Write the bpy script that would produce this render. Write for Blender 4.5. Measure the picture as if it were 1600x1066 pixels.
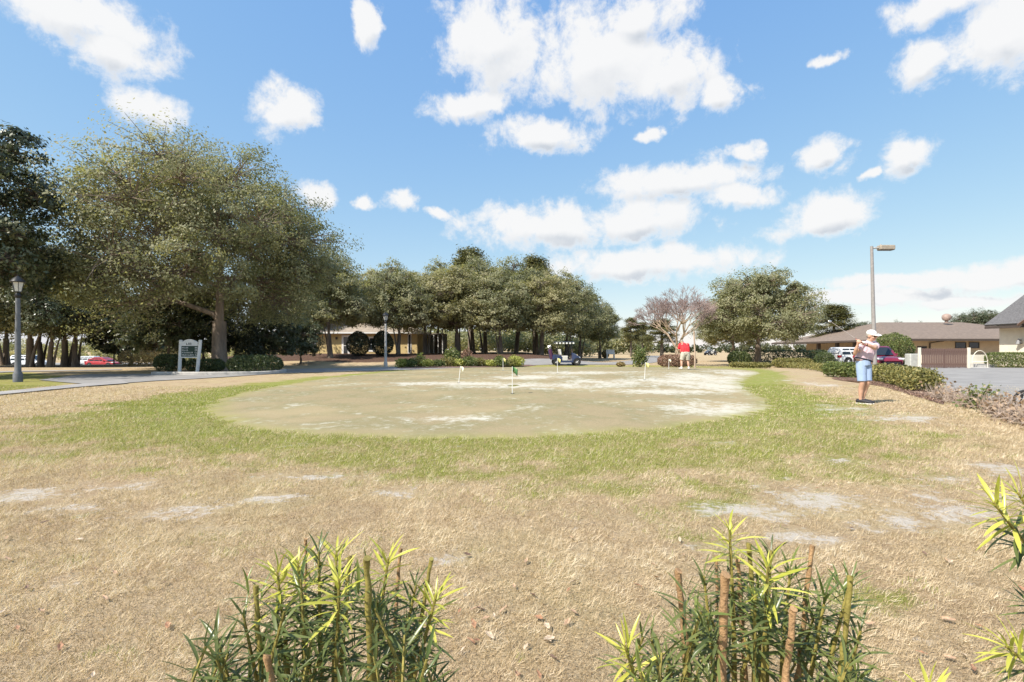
import bpy, math, random
import numpy as np
from mathutils import Vector, Matrix

for o in list(bpy.data.objects): bpy.data.objects.remove(o)
SC = bpy.context.scene
COL = SC.collection
R = math.radians

# ------------------------------------------------------------------ camera
F, HZ, CH = 800.0, 545.0, 1.30          # focal length in photo pixels, horizon row, eye height
cam_d = bpy.data.cameras.new('camera'); cam = bpy.data.objects.new('camera', cam_d); COL.objects.link(cam)
cam_d.sensor_width = 36.0; cam_d.lens = 36.0 * F / 1600.0
cam_d.shift_y = (HZ - 533.0) / 1600.0
cam_d.clip_start = 0.05; cam_d.clip_end = 6000
cam.location = (0, 0, CH); cam.rotation_euler = (R(90), 0, 0)
SC.camera = cam
SC.render.resolution_x, SC.render.resolution_y = 1024, 682

# ------------------------------------------------------------------ light and sky
SUN_EL = R(49); SUN_TO = Vector((0.78, 0.62, 0)).normalized()     # direction the light travels on the ground
sd = bpy.data.lights.new('sun', 'SUN'); sun = bpy.data.objects.new('sun', sd); COL.objects.link(sun)
sd.energy = 4.2; sd.angle = R(0.55); sd.color = (1.0, 0.93, 0.82)
ldir = Vector((SUN_TO.x*math.cos(SUN_EL), SUN_TO.y*math.cos(SUN_EL), -math.sin(SUN_EL)))
sun.rotation_euler = ldir.to_track_quat('-Z', 'Y').to_euler()
W = bpy.data.worlds.new('World'); SC.world = W; W.use_nodes = True
SKY_STRENGTH = 0.13
SC.view_settings.view_transform = 'Standard'; SC.view_settings.look = 'None'
SC.view_settings.exposure = 0.82; SC.view_settings.gamma = 1.0

class NT:
    """small helper to write node trees"""
    def __init__(s, tree): s.t = tree; s.n = tree.nodes; s.l = tree.links
    def add(s, typ, **kw):
        nd = s.n.new(typ)
        for k, v in kw.items():
            if k == 'ins':
                for i, x in v.items():
                    if isinstance(x, bpy.types.NodeSocket): s.l.new(x, nd.inputs[i])
                    else: nd.inputs[i].default_value = x
            else: setattr(nd, k, v)
        return nd
    def math(s, op, a, b=0.0, c=None, clamp=False):
        ins = {0: a, 1: b}
        if c is not None: ins[2] = c
        return s.add('ShaderNodeMath', operation=op, use_clamp=clamp, ins=ins).outputs[0]
    def vmath(s, op, a, b=(0,0,0), c=None):
        ins = {0: a, 1: b}
        if c is not None: ins[2] = c
        nd = s.add('ShaderNodeVectorMath', operation=op, ins=ins)
        return nd.outputs['Value'] if op in ('LENGTH', 'DOT_PRODUCT', 'DISTANCE') else nd.outputs[0]
    def noise(s, vec, scale, detail=4, rough=0.55, dist=0.0, out=0):
        nd = s.add('ShaderNodeTexNoise', ins={'Scale': scale, 'Detail': detail, 'Roughness': rough, 'Distortion': dist})
        if vec is not None: s.l.new(vec, nd.inputs['Vector'])
        return nd.outputs[out]
    def ramp(s, fac, stops, interp='LINEAR'):
        nd = s.add('ShaderNodeValToRGB'); cr = nd.color_ramp; cr.interpolation = interp
        while len(cr.elements) < len(stops): cr.elements.new(0.5)
        for e, (p, c) in zip(cr.elements, stops):
            e.position = p; e.color = (c[0], c[1], c[2], 1) if len(c) == 3 else c
        s.l.new(fac, nd.inputs[0]); return nd.outputs[0]
    def maprange(s, v, a, b, c=0.0, d=1.0, smooth=True):
        nd = s.add('ShaderNodeMapRange', interpolation_type='SMOOTHSTEP' if smooth else 'LINEAR', ins={0: v, 1: a, 2: b, 3: c, 4: d})
        return nd.outputs[0]
    def mix(s, f, a, b, blend='MIX'):
        nd = s.add('ShaderNodeMix', data_type='RGBA', blend_type=blend)
        for k, v in ((0, f), (6, a), (7, b)):
            if isinstance(v, bpy.types.NodeSocket): s.l.new(v, nd.inputs[k])
            else: nd.inputs[k].default_value = v if k == 0 else (v[0], v[1], v[2], 1)
        return nd.outputs[2]

def px_dir(px, py):
    u, v = (px-800)/F, (HZ-py)/F
    return math.atan(u), math.atan2(v, math.hypot(1, u))
# cumulus in view (photo pixel centre and half sizes), then the same kind of clouds over the rest of the sky
CL = [(135,30,135,55),(170,75,80,45),(215,160,62,36),(447,172,46,46),(575,45,22,38),
      (770,70,85,95),(930,95,135,85),(1050,115,85,60),(1000,25,90,45),(735,165,60,26),(1130,150,40,34),
      (850,214,90,28),(1060,283,125,34),(1150,308,60,24),(870,352,150,38),(990,345,130,36),(1000,412,170,30),
      (1285,335,90,36),(1290,245,42,28),(1420,238,54,30),(1168,236,24,15),(1425,105,48,36),
      (1560,60,100,75),(1480,5,90,35),(498,303,34,20),(625,310,34,20),(568,312,20,12),(1365,267,16,10),
      (1450,432,170,12),(1570,428,90,26),(1370,462,150,15),(1530,470,150,14),(1300,95,30,12),(1003,206,22,14),(690,330,24,8)]
blobs = []
for (x, y, a, b) in CL:
    az, el = px_dir(x, y); az2, _ = px_dir(x+a, y); az1, _ = px_dir(x-a, y); _, e2 = px_dir(x, y-b); _, e1 = px_dir(x, y+b)
    blobs.append((az, el, (az2-az1)/2, (e2-e1)/2))
rc = random.Random(5)
for i in range(16):
    az = rc.choice((-1, 1))*rc.uniform(0.95, 3.0); el = rc.uniform(0.12, 1.2); s = rc.uniform(0.06, 0.17)
    blobs.append((az, el, s*1.7/max(0.35, math.cos(el)), s*0.75))
grp = bpy.data.node_groups.new('CloudField', 'ShaderNodeTree')
grp.interface.new_socket('P', in_out='INPUT', socket_type='NodeSocketVector')
grp.interface.new_socket('Field', in_out='OUTPUT', socket_type='NodeSocketFloat')
grp.interface.new_socket('Body', in_out='OUTPUT', socket_type='NodeSocketFloat')
g = NT(grp); gi = g.add('NodeGroupInput'); go = g.add('NodeGroupOutput')
w1 = g.vmath('SUBTRACT', g.noise(gi.outputs[0], 9.0, 5, 0.6, out=1), (0.5, 0.5, 0.5))
pw = g.vmath('MULTIPLY_ADD', w1, (0.10, 0.055, 0), gi.outputs[0])
acc = None
for (cx, cy, rx, ry) in blobs:
    q = g.vmath('MULTIPLY_ADD', pw, (1/rx, 1/ry, 0), (-cx/rx, -cy/ry, 0))
    f = g.math('SUBTRACT', 1.0, g.vmath('LENGTH', q))
    acc = f if acc is None else g.math('SMOOTH_MAX', acc, f, 0.12)
n1 = g.noise(gi.outputs[0], 15.0, 10, 0.66, 0.2)
fld = g.math('ADD', g.math('MULTIPLY', g.math('MAXIMUM', acc, -1.2), 1.5), g.math('MULTIPLY', g.math('SUBTRACT', n1, 0.50), 3.7))
g.l.new(fld, go.inputs[0]); g.l.new(acc, go.inputs[1])
w = NT(W.node_tree)
for nd in list(w.n): w.n.remove(nd)
tc = w.add('ShaderNodeTexCoord')
sep = w.add('ShaderNodeSeparateXYZ', ins={0: tc.outputs['Generated']})
az = w.math('ARCTAN2', sep.outputs[0], sep.outputs[1]); el = w.math('ARCSINE', sep.outputs[2])
pv = w.add('ShaderNodeCombineXYZ', ins={0: az, 1: el, 2: 0.0}).outputs[0]
g0 = w.add('ShaderNodeGroup', node_tree=grp, ins={0: pv}); f0 = g0.outputs[0]
g1 = w.add('ShaderNodeGroup', node_tree=grp, ins={0: w.vmath('ADD', pv, (-0.006, 0.022, 0))})      # the same clouds a little higher up: where they are thicker, this is a shaded base
dens = w.maprange(f0, -0.32, 0.72)
shade = w.math('MULTIPLY', w.maprange(w.math('SUBTRACT', g1.outputs[1], g0.outputs[1]), -0.10, 0.75), w.maprange(f0, 0.1, 0.8))
ccol = w.mix(shade, (1.0, 1.0, 1.0), (0.64, 0.69, 0.76))
sky = w.add('ShaderNodeTexSky', sky_type='NISHITA', sun_disc=False, sun_elevation=SUN_EL,
            sun_rotation=math.atan2(-SUN_TO.x, -SUN_TO.y), altitude=20, air_density=1.0, dust_density=0.3, ozone_density=1.5)
# soften the physical sky's steep brightness range the way the camera's tone curve did
ss = w.add('ShaderNodeSeparateColor', ins={0: sky.outputs[0]})
scol = w.add('ShaderNodeCombineColor', ins={0: w.math('MULTIPLY', w.math('POWER', ss.outputs[0], 0.72), 1.0), 1: w.math('MULTIPLY', w.math('POWER', ss.outputs[1], 0.50), 1.52), 2: w.math('MULTIPLY', w.math('POWER', ss.outputs[2], 0.16), 3.0)}).outputs[0]
b1 = w.add('ShaderNodeBackground', ins={0: scol, 1: SKY_STRENGTH})
b2 = w.add('ShaderNodeBackground', ins={0: ccol, 1: 0.54})
dens = w.math('MULTIPLY', dens, w.maprange(el, -0.005, 0.03))
mx = w.add('ShaderNodeMixShader', ins={0: w.math('MULTIPLY', dens, 0.97), 1: b1.outputs[0], 2: b2.outputs[0]})
wo = w.add('ShaderNodeOutputWorld', ins={0: mx.outputs[0]})

# ------------------------------------------------------------------ helpers
def sm(t):
    t = np.clip(t, 0, 1); return t*t*(3-2*t)
def terr(x, y):
    x = np.asarray(x, float); y = np.asarray(y, float)
    z = 0.15*np.exp(-((x-8)**2/110 + (y-27)**2/45))
    z = z - 0.12*sm((y-33)/8)
    z = z + 0.85*sm((y-40)/13)*sm((10-x)/9)*sm((x+34)/8)
    z = z - 1.3*sm((y-44)/28)*sm((-30-x)/12)
    z = z - 0.10*sm((x-13)/7)*sm((y-14)/10)
    z = z + 0.02*np.sin(x*0.9+1.3)*np.sin(y*0.7) * sm((14-y)/6)
    return z
def tz(x, y): return float(terr(x, y))
def G(px, py):
    d = CH*F/(py-HZ)
    for _ in range(60):
        x = (px-800)/F*d
        d = 0.5*d + 0.5*(CH - tz(x, d))*F/(py-HZ)
    return ((px-800)/F*d, d)
def PX(px, d): return (px-800)/F*d
def PZ(py, d): return CH + (HZ-py)/F*d
def at(px, d): x = PX(px, d); return Vector((x, d, tz(x, d)))

def tag(o, label=None, cat=None, group=None, kind=None):
    for k, v in (('label', label), ('category', cat), ('group', group), ('kind', kind)):
        if v: o[k] = v
    return o
def link(o, parent=None):
    COL.objects.link(o)
    if parent is not None: o.parent = parent
    return o
def empty(name, loc=(0,0,0), rz=0.0, label=None, cat=None, group=None):
    o = bpy.data.objects.new(name, None); o.empty_display_size = 0.2
    o.location = loc; o.rotation_euler = (0, 0, rz); link(o); return tag(o, label, cat, group)
def copy_tree(o, parent=None):
    c = o.copy(); COL.objects.link(c)
    if parent is not None: c.parent = parent
    for ch in list(o.children): copy_tree(ch, c)
    return c

def np_mesh(name, V, Fc, rnd=None, smooth=False):
    V = np.ascontiguousarray(V, np.float32); Fc = np.ascontiguousarray(Fc, np.int32)
    me = bpy.data.meshes.new(name); k = Fc.shape[1]
    me.vertices.add(len(V)); me.vertices.foreach_set('co', V.ravel())
    me.loops.add(Fc.size); me.loops.foreach_set('vertex_index', Fc.ravel())
    me.polygons.add(len(Fc)); me.polygons.foreach_set('loop_start', np.arange(0, Fc.size, k, dtype=np.int32))
    if smooth: me.polygons.foreach_set('use_smooth', np.ones(len(Fc), bool))
    if rnd is not None:
        a = me.attributes.new('rnd', 'FLOAT', 'FACE'); a.data.foreach_set('value', np.ascontiguousarray(rnd, np.float32))
    me.update(calc_edges=True); return me

class MB:
    """collects shapes and builds them as one mesh object"""
    def __init__(s): s.v = []; s.f = []
    def add(s, vs, fs):
        b = len(s.v); s.v += [tuple(v) for v in vs]; s.f += [tuple(b+i for i in f) for f in fs]; return s
    def box(s, x0, x1, y0, y1, z0, z1, bev=0.0):
        if bev <= 0:
            v = [(x0,y0,z0),(x1,y0,z0),(x1,y1,z0),(x0,y1,z0),(x0,y0,z1),(x1,y0,z1),(x1,y1,z1),(x0,y1,z1)]
            return s.add(v, [(0,3,2,1),(4,5,6,7),(0,1,5,4),(1,2,6,5),(2,3,7,6),(3,0,4,7)])
        b = bev
        def ring(z, i):
            return [(x0+i+b,y0+i,z),(x1-i-b,y0+i,z),(x1-i,y0+i+b,z),(x1-i,y1-i-b,z),(x1-i-b,y1-i,z),(x0+i+b,y1-i,z),(x0+i,y1-i-b,z),(x0+i,y0+i+b,z)]
        v = ring(z0, b*.6)+ring(z0+b, 0)+ring(z1-b, 0)+ring(z1, b*.6)
        f = [tuple(range(7,-1,-1)), tuple(range(24,32))]
        for r in range(3):
            for i in range(8): f.append((r*8+i, r*8+(i+1)%8, (r+1)*8+(i+1)%8, (r+1)*8+i))
        return s.add(v, f)
    def tube(s, path, rad, n=8, cap=True):
        P = [Vector(p) for p in path]; N = len(P)
        rad = rad if hasattr(rad, '__len__') else [rad]*N
        vs = []; up = None
        for i in range(N):
            t = (P[min(i+1,N-1)]-P[max(i-1,0)]);
            t = t.normalized() if t.length > 1e-9 else Vector((0,0,1))
            if up is None:
                up = Vector((1,0,0)) if abs(t.x) < 0.8 else Vector((0,1,0))
            a = (up - t*up.dot(t)).normalized(); b = t.cross(a); up = a
            for k in range(n):
                q = 2*math.pi*k/n; vs.append(P[i]+(a*math.cos(q)+b*math.sin(q))*rad[i])
        fs = [(i*n+k, i*n+(k+1)%n, (i+1)*n+(k+1)%n, (i+1)*n+k) for i in range(N-1) for k in range(n)]
        if cap: fs += [tuple(range(n-1,-1,-1)), tuple(range((N-1)*n, N*n))]
        return s.add(vs, fs)
    def lathe(s, prof, n=12, c=(0,0,0), axis='z'):
        vs = []
        for (r, z) in prof:
            for k in range(n):
                q = 2*math.pi*k/n
                p = (r*math.cos(q), r*math.sin(q), z)
                if axis == 'y': p = (p[0], p[2], p[1])
                if axis == 'x': p = (p[2], p[0], p[1])
                vs.append((p[0]+c[0], p[1]+c[1], p[2]+c[2]))
        m = len(prof)
        fs = [(i*n+k, i*n+(k+1)%n, (i+1)*n+(k+1)%n, (i+1)*n+k) for i in range(m-1) for k in range(n)]
        fs += [tuple(range(n-1,-1,-1)), tuple(range((m-1)*n, m*n))]
        return s.add(vs, fs)
    def ell(s, c, r, nu=12, nv=8, M=None):
        vs = []; fs = []
        for j in range(nv+1):
            ph = math.pi*j/nv
            for k in range(nu):
                q = 2*math.pi*k/nu
                p = Vector((r[0]*math.sin(ph)*math.cos(q), r[1]*math.sin(ph)*math.sin(q), r[2]*math.cos(ph)))
                if M is not None: p = M @ p
                vs.append(p+Vector(c))
        for j in range(nv):
            for k in range(nu):
                fs.append((j*nu+k, (j+1)*nu+k, (j+1)*nu+(k+1)%nu, j*nu+(k+1)%nu))
        return s.add(vs, fs)
    def loft(s, rings, cap=True):
        n = len(rings[0]); vs = [p for r in rings for p in r]; m = len(rings)
        fs = [(i*n+k, i*n+(k+1)%n, (i+1)*n+(k+1)%n, (i+1)*n+k) for i in range(m-1) for k in range(n)]
        if cap: fs += [tuple(range(n-1,-1,-1)), tuple(range((m-1)*n, m*n))]
        return s.add(vs, fs)
    def mesh(s, name, smooth=False):
        me = bpy.data.meshes.new(name); me.from_pydata(s.v, [], s.f)
        if smooth: me.polygons.foreach_set('use_smooth', np.ones(len(me.polygons), bool))
        me.update(); return me
    def build(s, name, m, parent=None, smooth=False, label=None):
        me = s.mesh(name, smooth); me.materials.append(m)
        o = bpy.data.objects.new(name, me); link(o, parent)
        if smooth:
            try: me.set_sharp_from_angle(angle=R(40))
            except Exception: pass
        if label: o['label'] = label
        return o
def meshobj(name, me, m, parent=None):
    if m and not me.materials: me.materials.append(m)
    return link(bpy.data.objects.new(name, me), parent)

# ------------------------------------------------------------------ materials
MATS = {}
def mat(name, col, rough=0.6, var=0.12, vs=8.0, bump=0.0, bs=60.0, metal=0.0, spec=0.4, coat=0.0, trans=0.0, col2=None, stretch=None):
    if name in MATS: return MATS[name]
    m = bpy.data.materials.new(name); m.use_nodes = True; t = NT(m.node_tree); p = m.node_tree.nodes['Principled BSDF']
    tc = t.add('ShaderNodeTexCoord'); v = tc.outputs['Object']
    if stretch: v = t.vmath('MULTIPLY', v, stretch)
    n = t.noise(v, vs, 5, 0.6)
    c2 = col2 or tuple(min(1, c*(1+var*2.2)) for c in col); c1 = tuple(c*(1-var*1.6) for c in col)
    c = t.ramp(n, [(0.25, c1), (0.5, col), (0.78, c2)]); t.l.new(c, p.inputs['Base Color'])
    p.inputs['Roughness'].default_value = rough; p.inputs['Metallic'].default_value = metal
    p.inputs['Specular IOR Level'].default_value = spec; p.inputs['Coat Weight'].default_value = coat
    if trans: p.inputs['Transmission Weight'].default_value = trans
    if bump:
        b = t.add('ShaderNodeBump', ins={'Strength': bump, 'Distance': 0.02, 'Height': t.noise(v, bs, 4, 0.6)})
        t.l.new(b.outputs[0], p.inputs['Normal'])
    MATS[name] = m; return m
def leafmat(name, stops, trans=0.5, rough=0.5, spec=0.35):
    if name in MATS: return MATS[name]
    m = bpy.data.materials.new(name); m.use_nodes = True; t = NT(m.node_tree); p = m.node_tree.nodes['Principled BSDF']
    a = t.add('ShaderNodeAttribute', attribute_name='rnd')
    c = t.ramp(a.outputs['Fac'], stops); t.l.new(c, p.inputs['Base Color'])
    p.inputs['Roughness'].default_value = rough; p.inputs['Specular IOR Level'].default_value = spec
    tr = t.add('ShaderNodeBsdfTranslucent'); t.l.new(t.mix(1.0, c, (1.0, 1.0, 0.55), 'MULTIPLY'), tr.inputs[0])
    ms = t.add('ShaderNodeMixShader', ins={0: trans, 1: p.outputs[0], 2: tr.outputs[0]})
    t.l.new(ms.outputs[0], m.node_tree.nodes['Material Output'].inputs[0])
    MATS[name] = m; return m
def glassmat(name, col=(0.02, 0.025, 0.03)):
    return mat(name, col, rough=0.06, var=0.1, spec=0.6)

M_bark = mat('oak_bark', (0.20, 0.155, 0.12), 0.9, 0.3, 3.0, 0.9, 14.0, stretch=(1, 1, 0.25))
M_bark_d = mat('dark_bark', (0.155, 0.125, 0.10), 0.9, 0.3, 3.0, 0.8, 14.0, stretch=(1, 1, 0.25))
M_bark_p = mat('pale_bark', (0.42, 0.32, 0.24), 0.8, 0.2, 4.0, 0.3, 20.0)
M_twig = mat('grey_twig', (0.30, 0.225, 0.21), 0.9, 0.2, 6.0)
L_oak = leafmat('oak_leaves', [(0.0, (0.14,0.155,0.09)), (0.4, (0.29,0.295,0.17)), (0.75, (0.43,0.41,0.25)), (1.0, (0.57,0.51,0.36))])
L_oak2 = leafmat('olive_oak_leaves', [(0.0, (0.16,0.165,0.09)), (0.4, (0.33,0.315,0.17)), (0.75, (0.47,0.43,0.25)), (1.0, (0.60,0.51,0.35))])
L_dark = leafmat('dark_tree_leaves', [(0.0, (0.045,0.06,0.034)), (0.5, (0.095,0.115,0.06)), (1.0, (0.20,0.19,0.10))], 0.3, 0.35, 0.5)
L_topi = leafmat('topiary_leaves', [(0.0, (0.020,0.028,0.016)), (0.5, (0.040,0.052,0.028)), (1.0, (0.085,0.085,0.045))], 0.1, 0.35, 0.4)
L_hedge = leafmat('hedge_leaves', [(0.0, (0.035,0.055,0.022)), (0.5, (0.085,0.120,0.042)), (1.0, (0.17,0.185,0.07))], 0.2, 0.4, 0.5)
L_hedge_y = leafmat('yellow_hedge_leaves', [(0.0, (0.09,0.10,0.03)), (0.5, (0.22,0.21,0.07)), (1.0, (0.38,0.32,0.12))], 0.25)
L_tan = leafmat('tan_hedge_leaves', [(0.0, (0.14,0.12,0.05)), (0.5, (0.31,0.24,0.11)), (1.0, (0.45,0.33,0.17))], 0.25)
L_red = leafmat('russet_leaves', [(0.0, (0.13,0.075,0.055)), (0.5, (0.27,0.155,0.11)), (1.0, (0.38,0.25,0.17))], 0.2)
L_dead = leafmat('dead_leaves', [(0.0, (0.17,0.11,0.07)), (0.5, (0.36,0.25,0.165)), (1.0, (0.52,0.41,0.30))], 0.15)
L_lime = leafmat('lime_leaves', [(0.0, (0.20,0.23,0.04)), (0.5, (0.40,0.42,0.10)), (1.0, (0.60,0.58,0.22))], 0.3)
L_bright = leafmat('bright_leaves', [(0.0, (0.07,0.10,0.03)), (0.5, (0.15,0.19,0.06)), (1.0, (0.27,0.28,0.10))], 0.3)
L_pine = leafmat('pine_needles', [(0.0, (0.06,0.075,0.03)), (0.5, (0.14,0.14,0.05)), (1.0, (0.25,0.20,0.07))], 0.2)
M_white = mat('white_paint', (0.78, 0.77, 0.75), 0.5, 0.06, 5.0, 0.1, 40)
M_black = mat('black_metal', (0.018, 0.018, 0.02), 0.4, 0.2, 9.0)
M_rubber = mat('rubber', (0.022, 0.022, 0.023), 0.8, 0.2, 20.0)
M_rim = mat('alloy', (0.62, 0.62, 0.63), 0.3, 0.1, 20.0, metal=0.8)
M_glass = glassmat('dark_glass')
M_conc = mat('concrete_pole', (0.40, 0.385, 0.37), 0.8, 0.12, 9.0, 0.3, 60)
M_kerb = mat('kerb_concrete', (0.42, 0.40, 0.37), 0.9, 0.2, 3.0, 0.4, 60)
# ------------------------------------------------------------------ ground
def poly_px(pts): return np.array([G(x, y) for x, y in pts])
def sdf(poly, X, Y):
    """signed distance to a polygon, negative inside"""
    d = np.full(X.shape, 1e9); inside = np.zeros(X.shape, bool); n = len(poly)
    for i in range(n):
        ax, ay = poly[i]; bx, by = poly[(i+1) % n]
        ex, ey = bx-ax, by-ay; L = ex*ex+ey*ey+1e-12
        t = np.clip(((X-ax)*ex+(Y-ay)*ey)/L, 0, 1)
        d = np.minimum(d, np.hypot(X-ax-t*ex, Y-ay-t*ey))
        c = ((ay > Y) != (by > Y))
        with np.errstate(divide='ignore', invalid='ignore'):
            xi = ax + (Y-ay)*ex/np.where(ey == 0, 1e-9, ey)
        inside ^= c & (X < xi)
    return np.where(inside, -d, d)
def smooth_loop(P, n):
    """closed Catmull-Rom through the points"""
    out = []; m = len(P); k = n//m
    for i in range(m):
        p0, p1, p2, p3 = P[(i-1) % m], P[i], P[(i+1) % m], P[(i+2) % m]
        for j in range(k):
            t = j/k
            out.append(0.5*((2*p1)+(-p0+p2)*t+(2*p0-5*p1+4*p2-p3)*t*t+(-p0+3*p1-3*p2+p3)*t**3))
    return np.array(out)
GREEN_PX = [(325,642),(337,628),(372,616),(430,604),(530,589),(650,578),(760,574.5),(880,573.5),(1000,573.5),(1100,575),(1165,578),(1186,583),
            (1165,592),(1160,602),(1185,617),(1206,631),(1185,645),(1110,659),(1019,673),(875,681.5),(702,686),(559,684),(444,677),(360,664)]
green_poly = smooth_loop(poly_px(GREEN_PX), 720)
_r = np.random.default_rng(3); _t = np.linspace(0, 6.2832, len(green_poly), endpoint=False)
_w = sum(_r.normal(0, .022)*np.sin(k*_t+_r.uniform(0, 6.28)) for k in range(20, 130, 3))
_c = green_poly.mean(0); _d = green_poly-_c; green_poly = green_poly+_d/np.linalg.norm(_d, axis=1)[:, None]*_w[:, None]
FRINGE_PX = [(-60,700),(60,654),(200,625),(400,598),(600,579.5),(760,571.5),(1000,570.5),(1190,573),(1240,590),(1300,620),(1400,650),(1465,680),(1475,720),(1440,765),
             (1290,748),(1150,765),(1050,815),(980,790),(860,765),(650,745),(450,738),(250,722),(100,712)]
fringe_poly = poly_px(FRINGE_PX)
LAWN_PX = [(-200,640),(0,612.5),(115,600),(105,588),(60,583),(0,580),(-200,578)]
lawn_poly = poly_px(LAWN_PX)
def clusters(cx, cy, rx, ry, X, Y):
    x0, y0 = G(cx, cy); xr = abs(G(cx+rx, cy)[0]-x0); yr = abs(G(cx, cy-ry)[1]-G(cx, cy+ry)[1])/2
    return np.exp(-(((X-x0)/xr)**2+((Y-y0)/yr)**2)*1.1)
SAND_PX = [(95,795,70,9),(40,775,70,14),(290,800,70,15),(345,822,50,9),(700,872,40,8),(938,838,60,22),(1290,785,120,26),(1420,772,80,14),(1560,735,70,16),(1480,750,40,8),
           (1130,692,40,4),(1400,655,80,9),(1330,640,60,9),(1270,600,30,7),(480,745,90,9),(620,770,60,8),(1240,770,60,20),(180,760,80,10),(1500,800,90,14),(1380,800,60,12),
           (1200,800,110,14),(1440,815,110,12),(1330,825,90,10),(1560,780,60,12),(1080,855,60,12),(1250,840,80,12),(760,900,30,8),(1300,720,60,6),(420,780,80,8)]
SANDG_PX = [(1110,592,95,12),(1120,606,80,9),(1060,598,90,9),(1125,638,95,13),(960,598,90,6),(850,603,150,5),(1040,612,100,6),(830,590,80,4),
            (1160,583,50,5),(700,600,120,4),(900,583,90,3),(700,655,70,5)]
green_c = green_poly[::9]
def pnoise(x, y, scale, seed):
    r_ = np.random.default_rng(seed); o = np.zeros_like(np.asarray(x, float))
    for _ in range(14):
        a = r_.uniform(0, 6.283); k = 6.283/scale*r_.uniform(.6, 1.9); o = o+np.sin((x*np.cos(a)+y*np.sin(a))*k+r_.uniform(0, 6.283))
    return o/np.sqrt(14)*1.2
def ground_attr(X, Y):
    wob = 0.25*np.sin(X*2.1+np.sin(Y*1.3)*1.7)+0.18*np.sin(Y*2.7+X*0.9)
    far = np.clip(Y/9, 0.35, 3.5)
    s = sdf(fringe_poly, X, Y)
    gmask = sm(0.5-(s+wob*np.clip(Y/9, .5, 1.3)*0.6)/np.where(Y < 9.5, 2.6, 1.4))
    gd = sdf(green_c, X, Y)
    gmask = gmask*(0.74+0.26*np.maximum(np.exp(-np.maximum(gd, 0)/1.3), sm((-X-1.5)/4)*0.75*sm((Y-5.5)/3)))
    gmask = np.maximum(gmask, 0.9*sm(0.5-(sdf(lawn_poly, X, Y))/0.8))
    # small green tufted patches in the tan lawn
    for (px, py, rx, ry, a) in [(1080,840,70,22,.75),(1150,870,60,18,.7),(1380,930,90,26,.95),(1240,905,40,12,.4),(1010,800,60,20,.6),(300,850,30,10,.35),(90,880,40,10,.4),(140,1020,50,14,.5),
                                (880,1010,40,14,.35),(820,1030,40,12,.3),(230,735,40,10,.5),(1050,745,90,14,.8),(40,735,50,8,.5),(700,735,60,10,.6),(1480,960,50,14,.35),(560,860,20,6,.5)]:
        gmask = np.maximum(gmask, a*clusters(px, py, rx, ry, X, Y))
    pn_ = pnoise(X, Y, 1.3, 5)+.7*pnoise(X, Y, .5, 6)
    gmask = np.clip(gmask+.20*pn_*sm(gmask*2)*sm((1.15-gmask)*2)+.16*np.maximum(pn_-.9, 0)*(Y < 14), 0, 1)
    sand = np.zeros_like(X)
    for p in SAND_PX: sand = np.maximum(sand, clusters(*p, X, Y))
    sand = np.clip(sand*(1+.45*pn_)+.10*np.maximum(pnoise(X, Y, .9, 8)-1.0, 0)*(Y < 12), 0, 1.2)
    # mulch under the groves and in the beds
    m = sm((Y-43.5-0.6*np.sin(X*0.6))/3)*sm((9.5-X)/4)*sm((X+33)/5)*sm((66-Y)/6)
    m = np.maximum(m, sm(1.2-np.hypot((X+37)/6.5, (Y-39.5)/3.0)))
    dark = np.zeros_like(X)
    bright = sm(0.5-(np.abs(gd-0.6)-0.5)/1.2)*sm((Y-6)/3)
    return gmask, sand, m, bright
def axis(segs):
    out = []
    for a, b, s in segs: out += list(np.arange(a, b, s))
    return np.array(out+[segs[-1][1]])
ax_x = axis([(-900,-200,70),(-200,-80,12),(-80,-42,2.0),(-42,-14,0.5),(-14,18,0.2),(18,46,0.5),(46,90,2.0),(90,200,12),(200,900,70)])
ax_y = axis([(-30,0,2.0),(0,14,0.14),(14,66,0.4),(66,120,2.5),(120,300,15),(300,1500,100)])
GX, GY = np.meshgrid(ax_x, ax_y); nx, ny = len(ax_x), len(ax_y)
GZ = terr(GX, GY)
V = np.stack([GX.ravel(), GY.ravel(), GZ.ravel()], 1)
ii = (np.arange(ny-1)[:, None]*nx+np.arange(nx-1)[None, :]).ravel()
gme = np_mesh('ground', V, np.stack([ii, ii+1, ii+1+nx, ii+nx], 1), smooth=True)
for nm, arr in zip(('green', 'sand', 'mulch', 'lush'), ground_attr(GX.ravel(), GY.ravel())):
    a = gme.attributes.new(nm, 'FLOAT', 'POINT'); a.data.foreach_set('value', np.ascontiguousarray(arr, np.float32))

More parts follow.
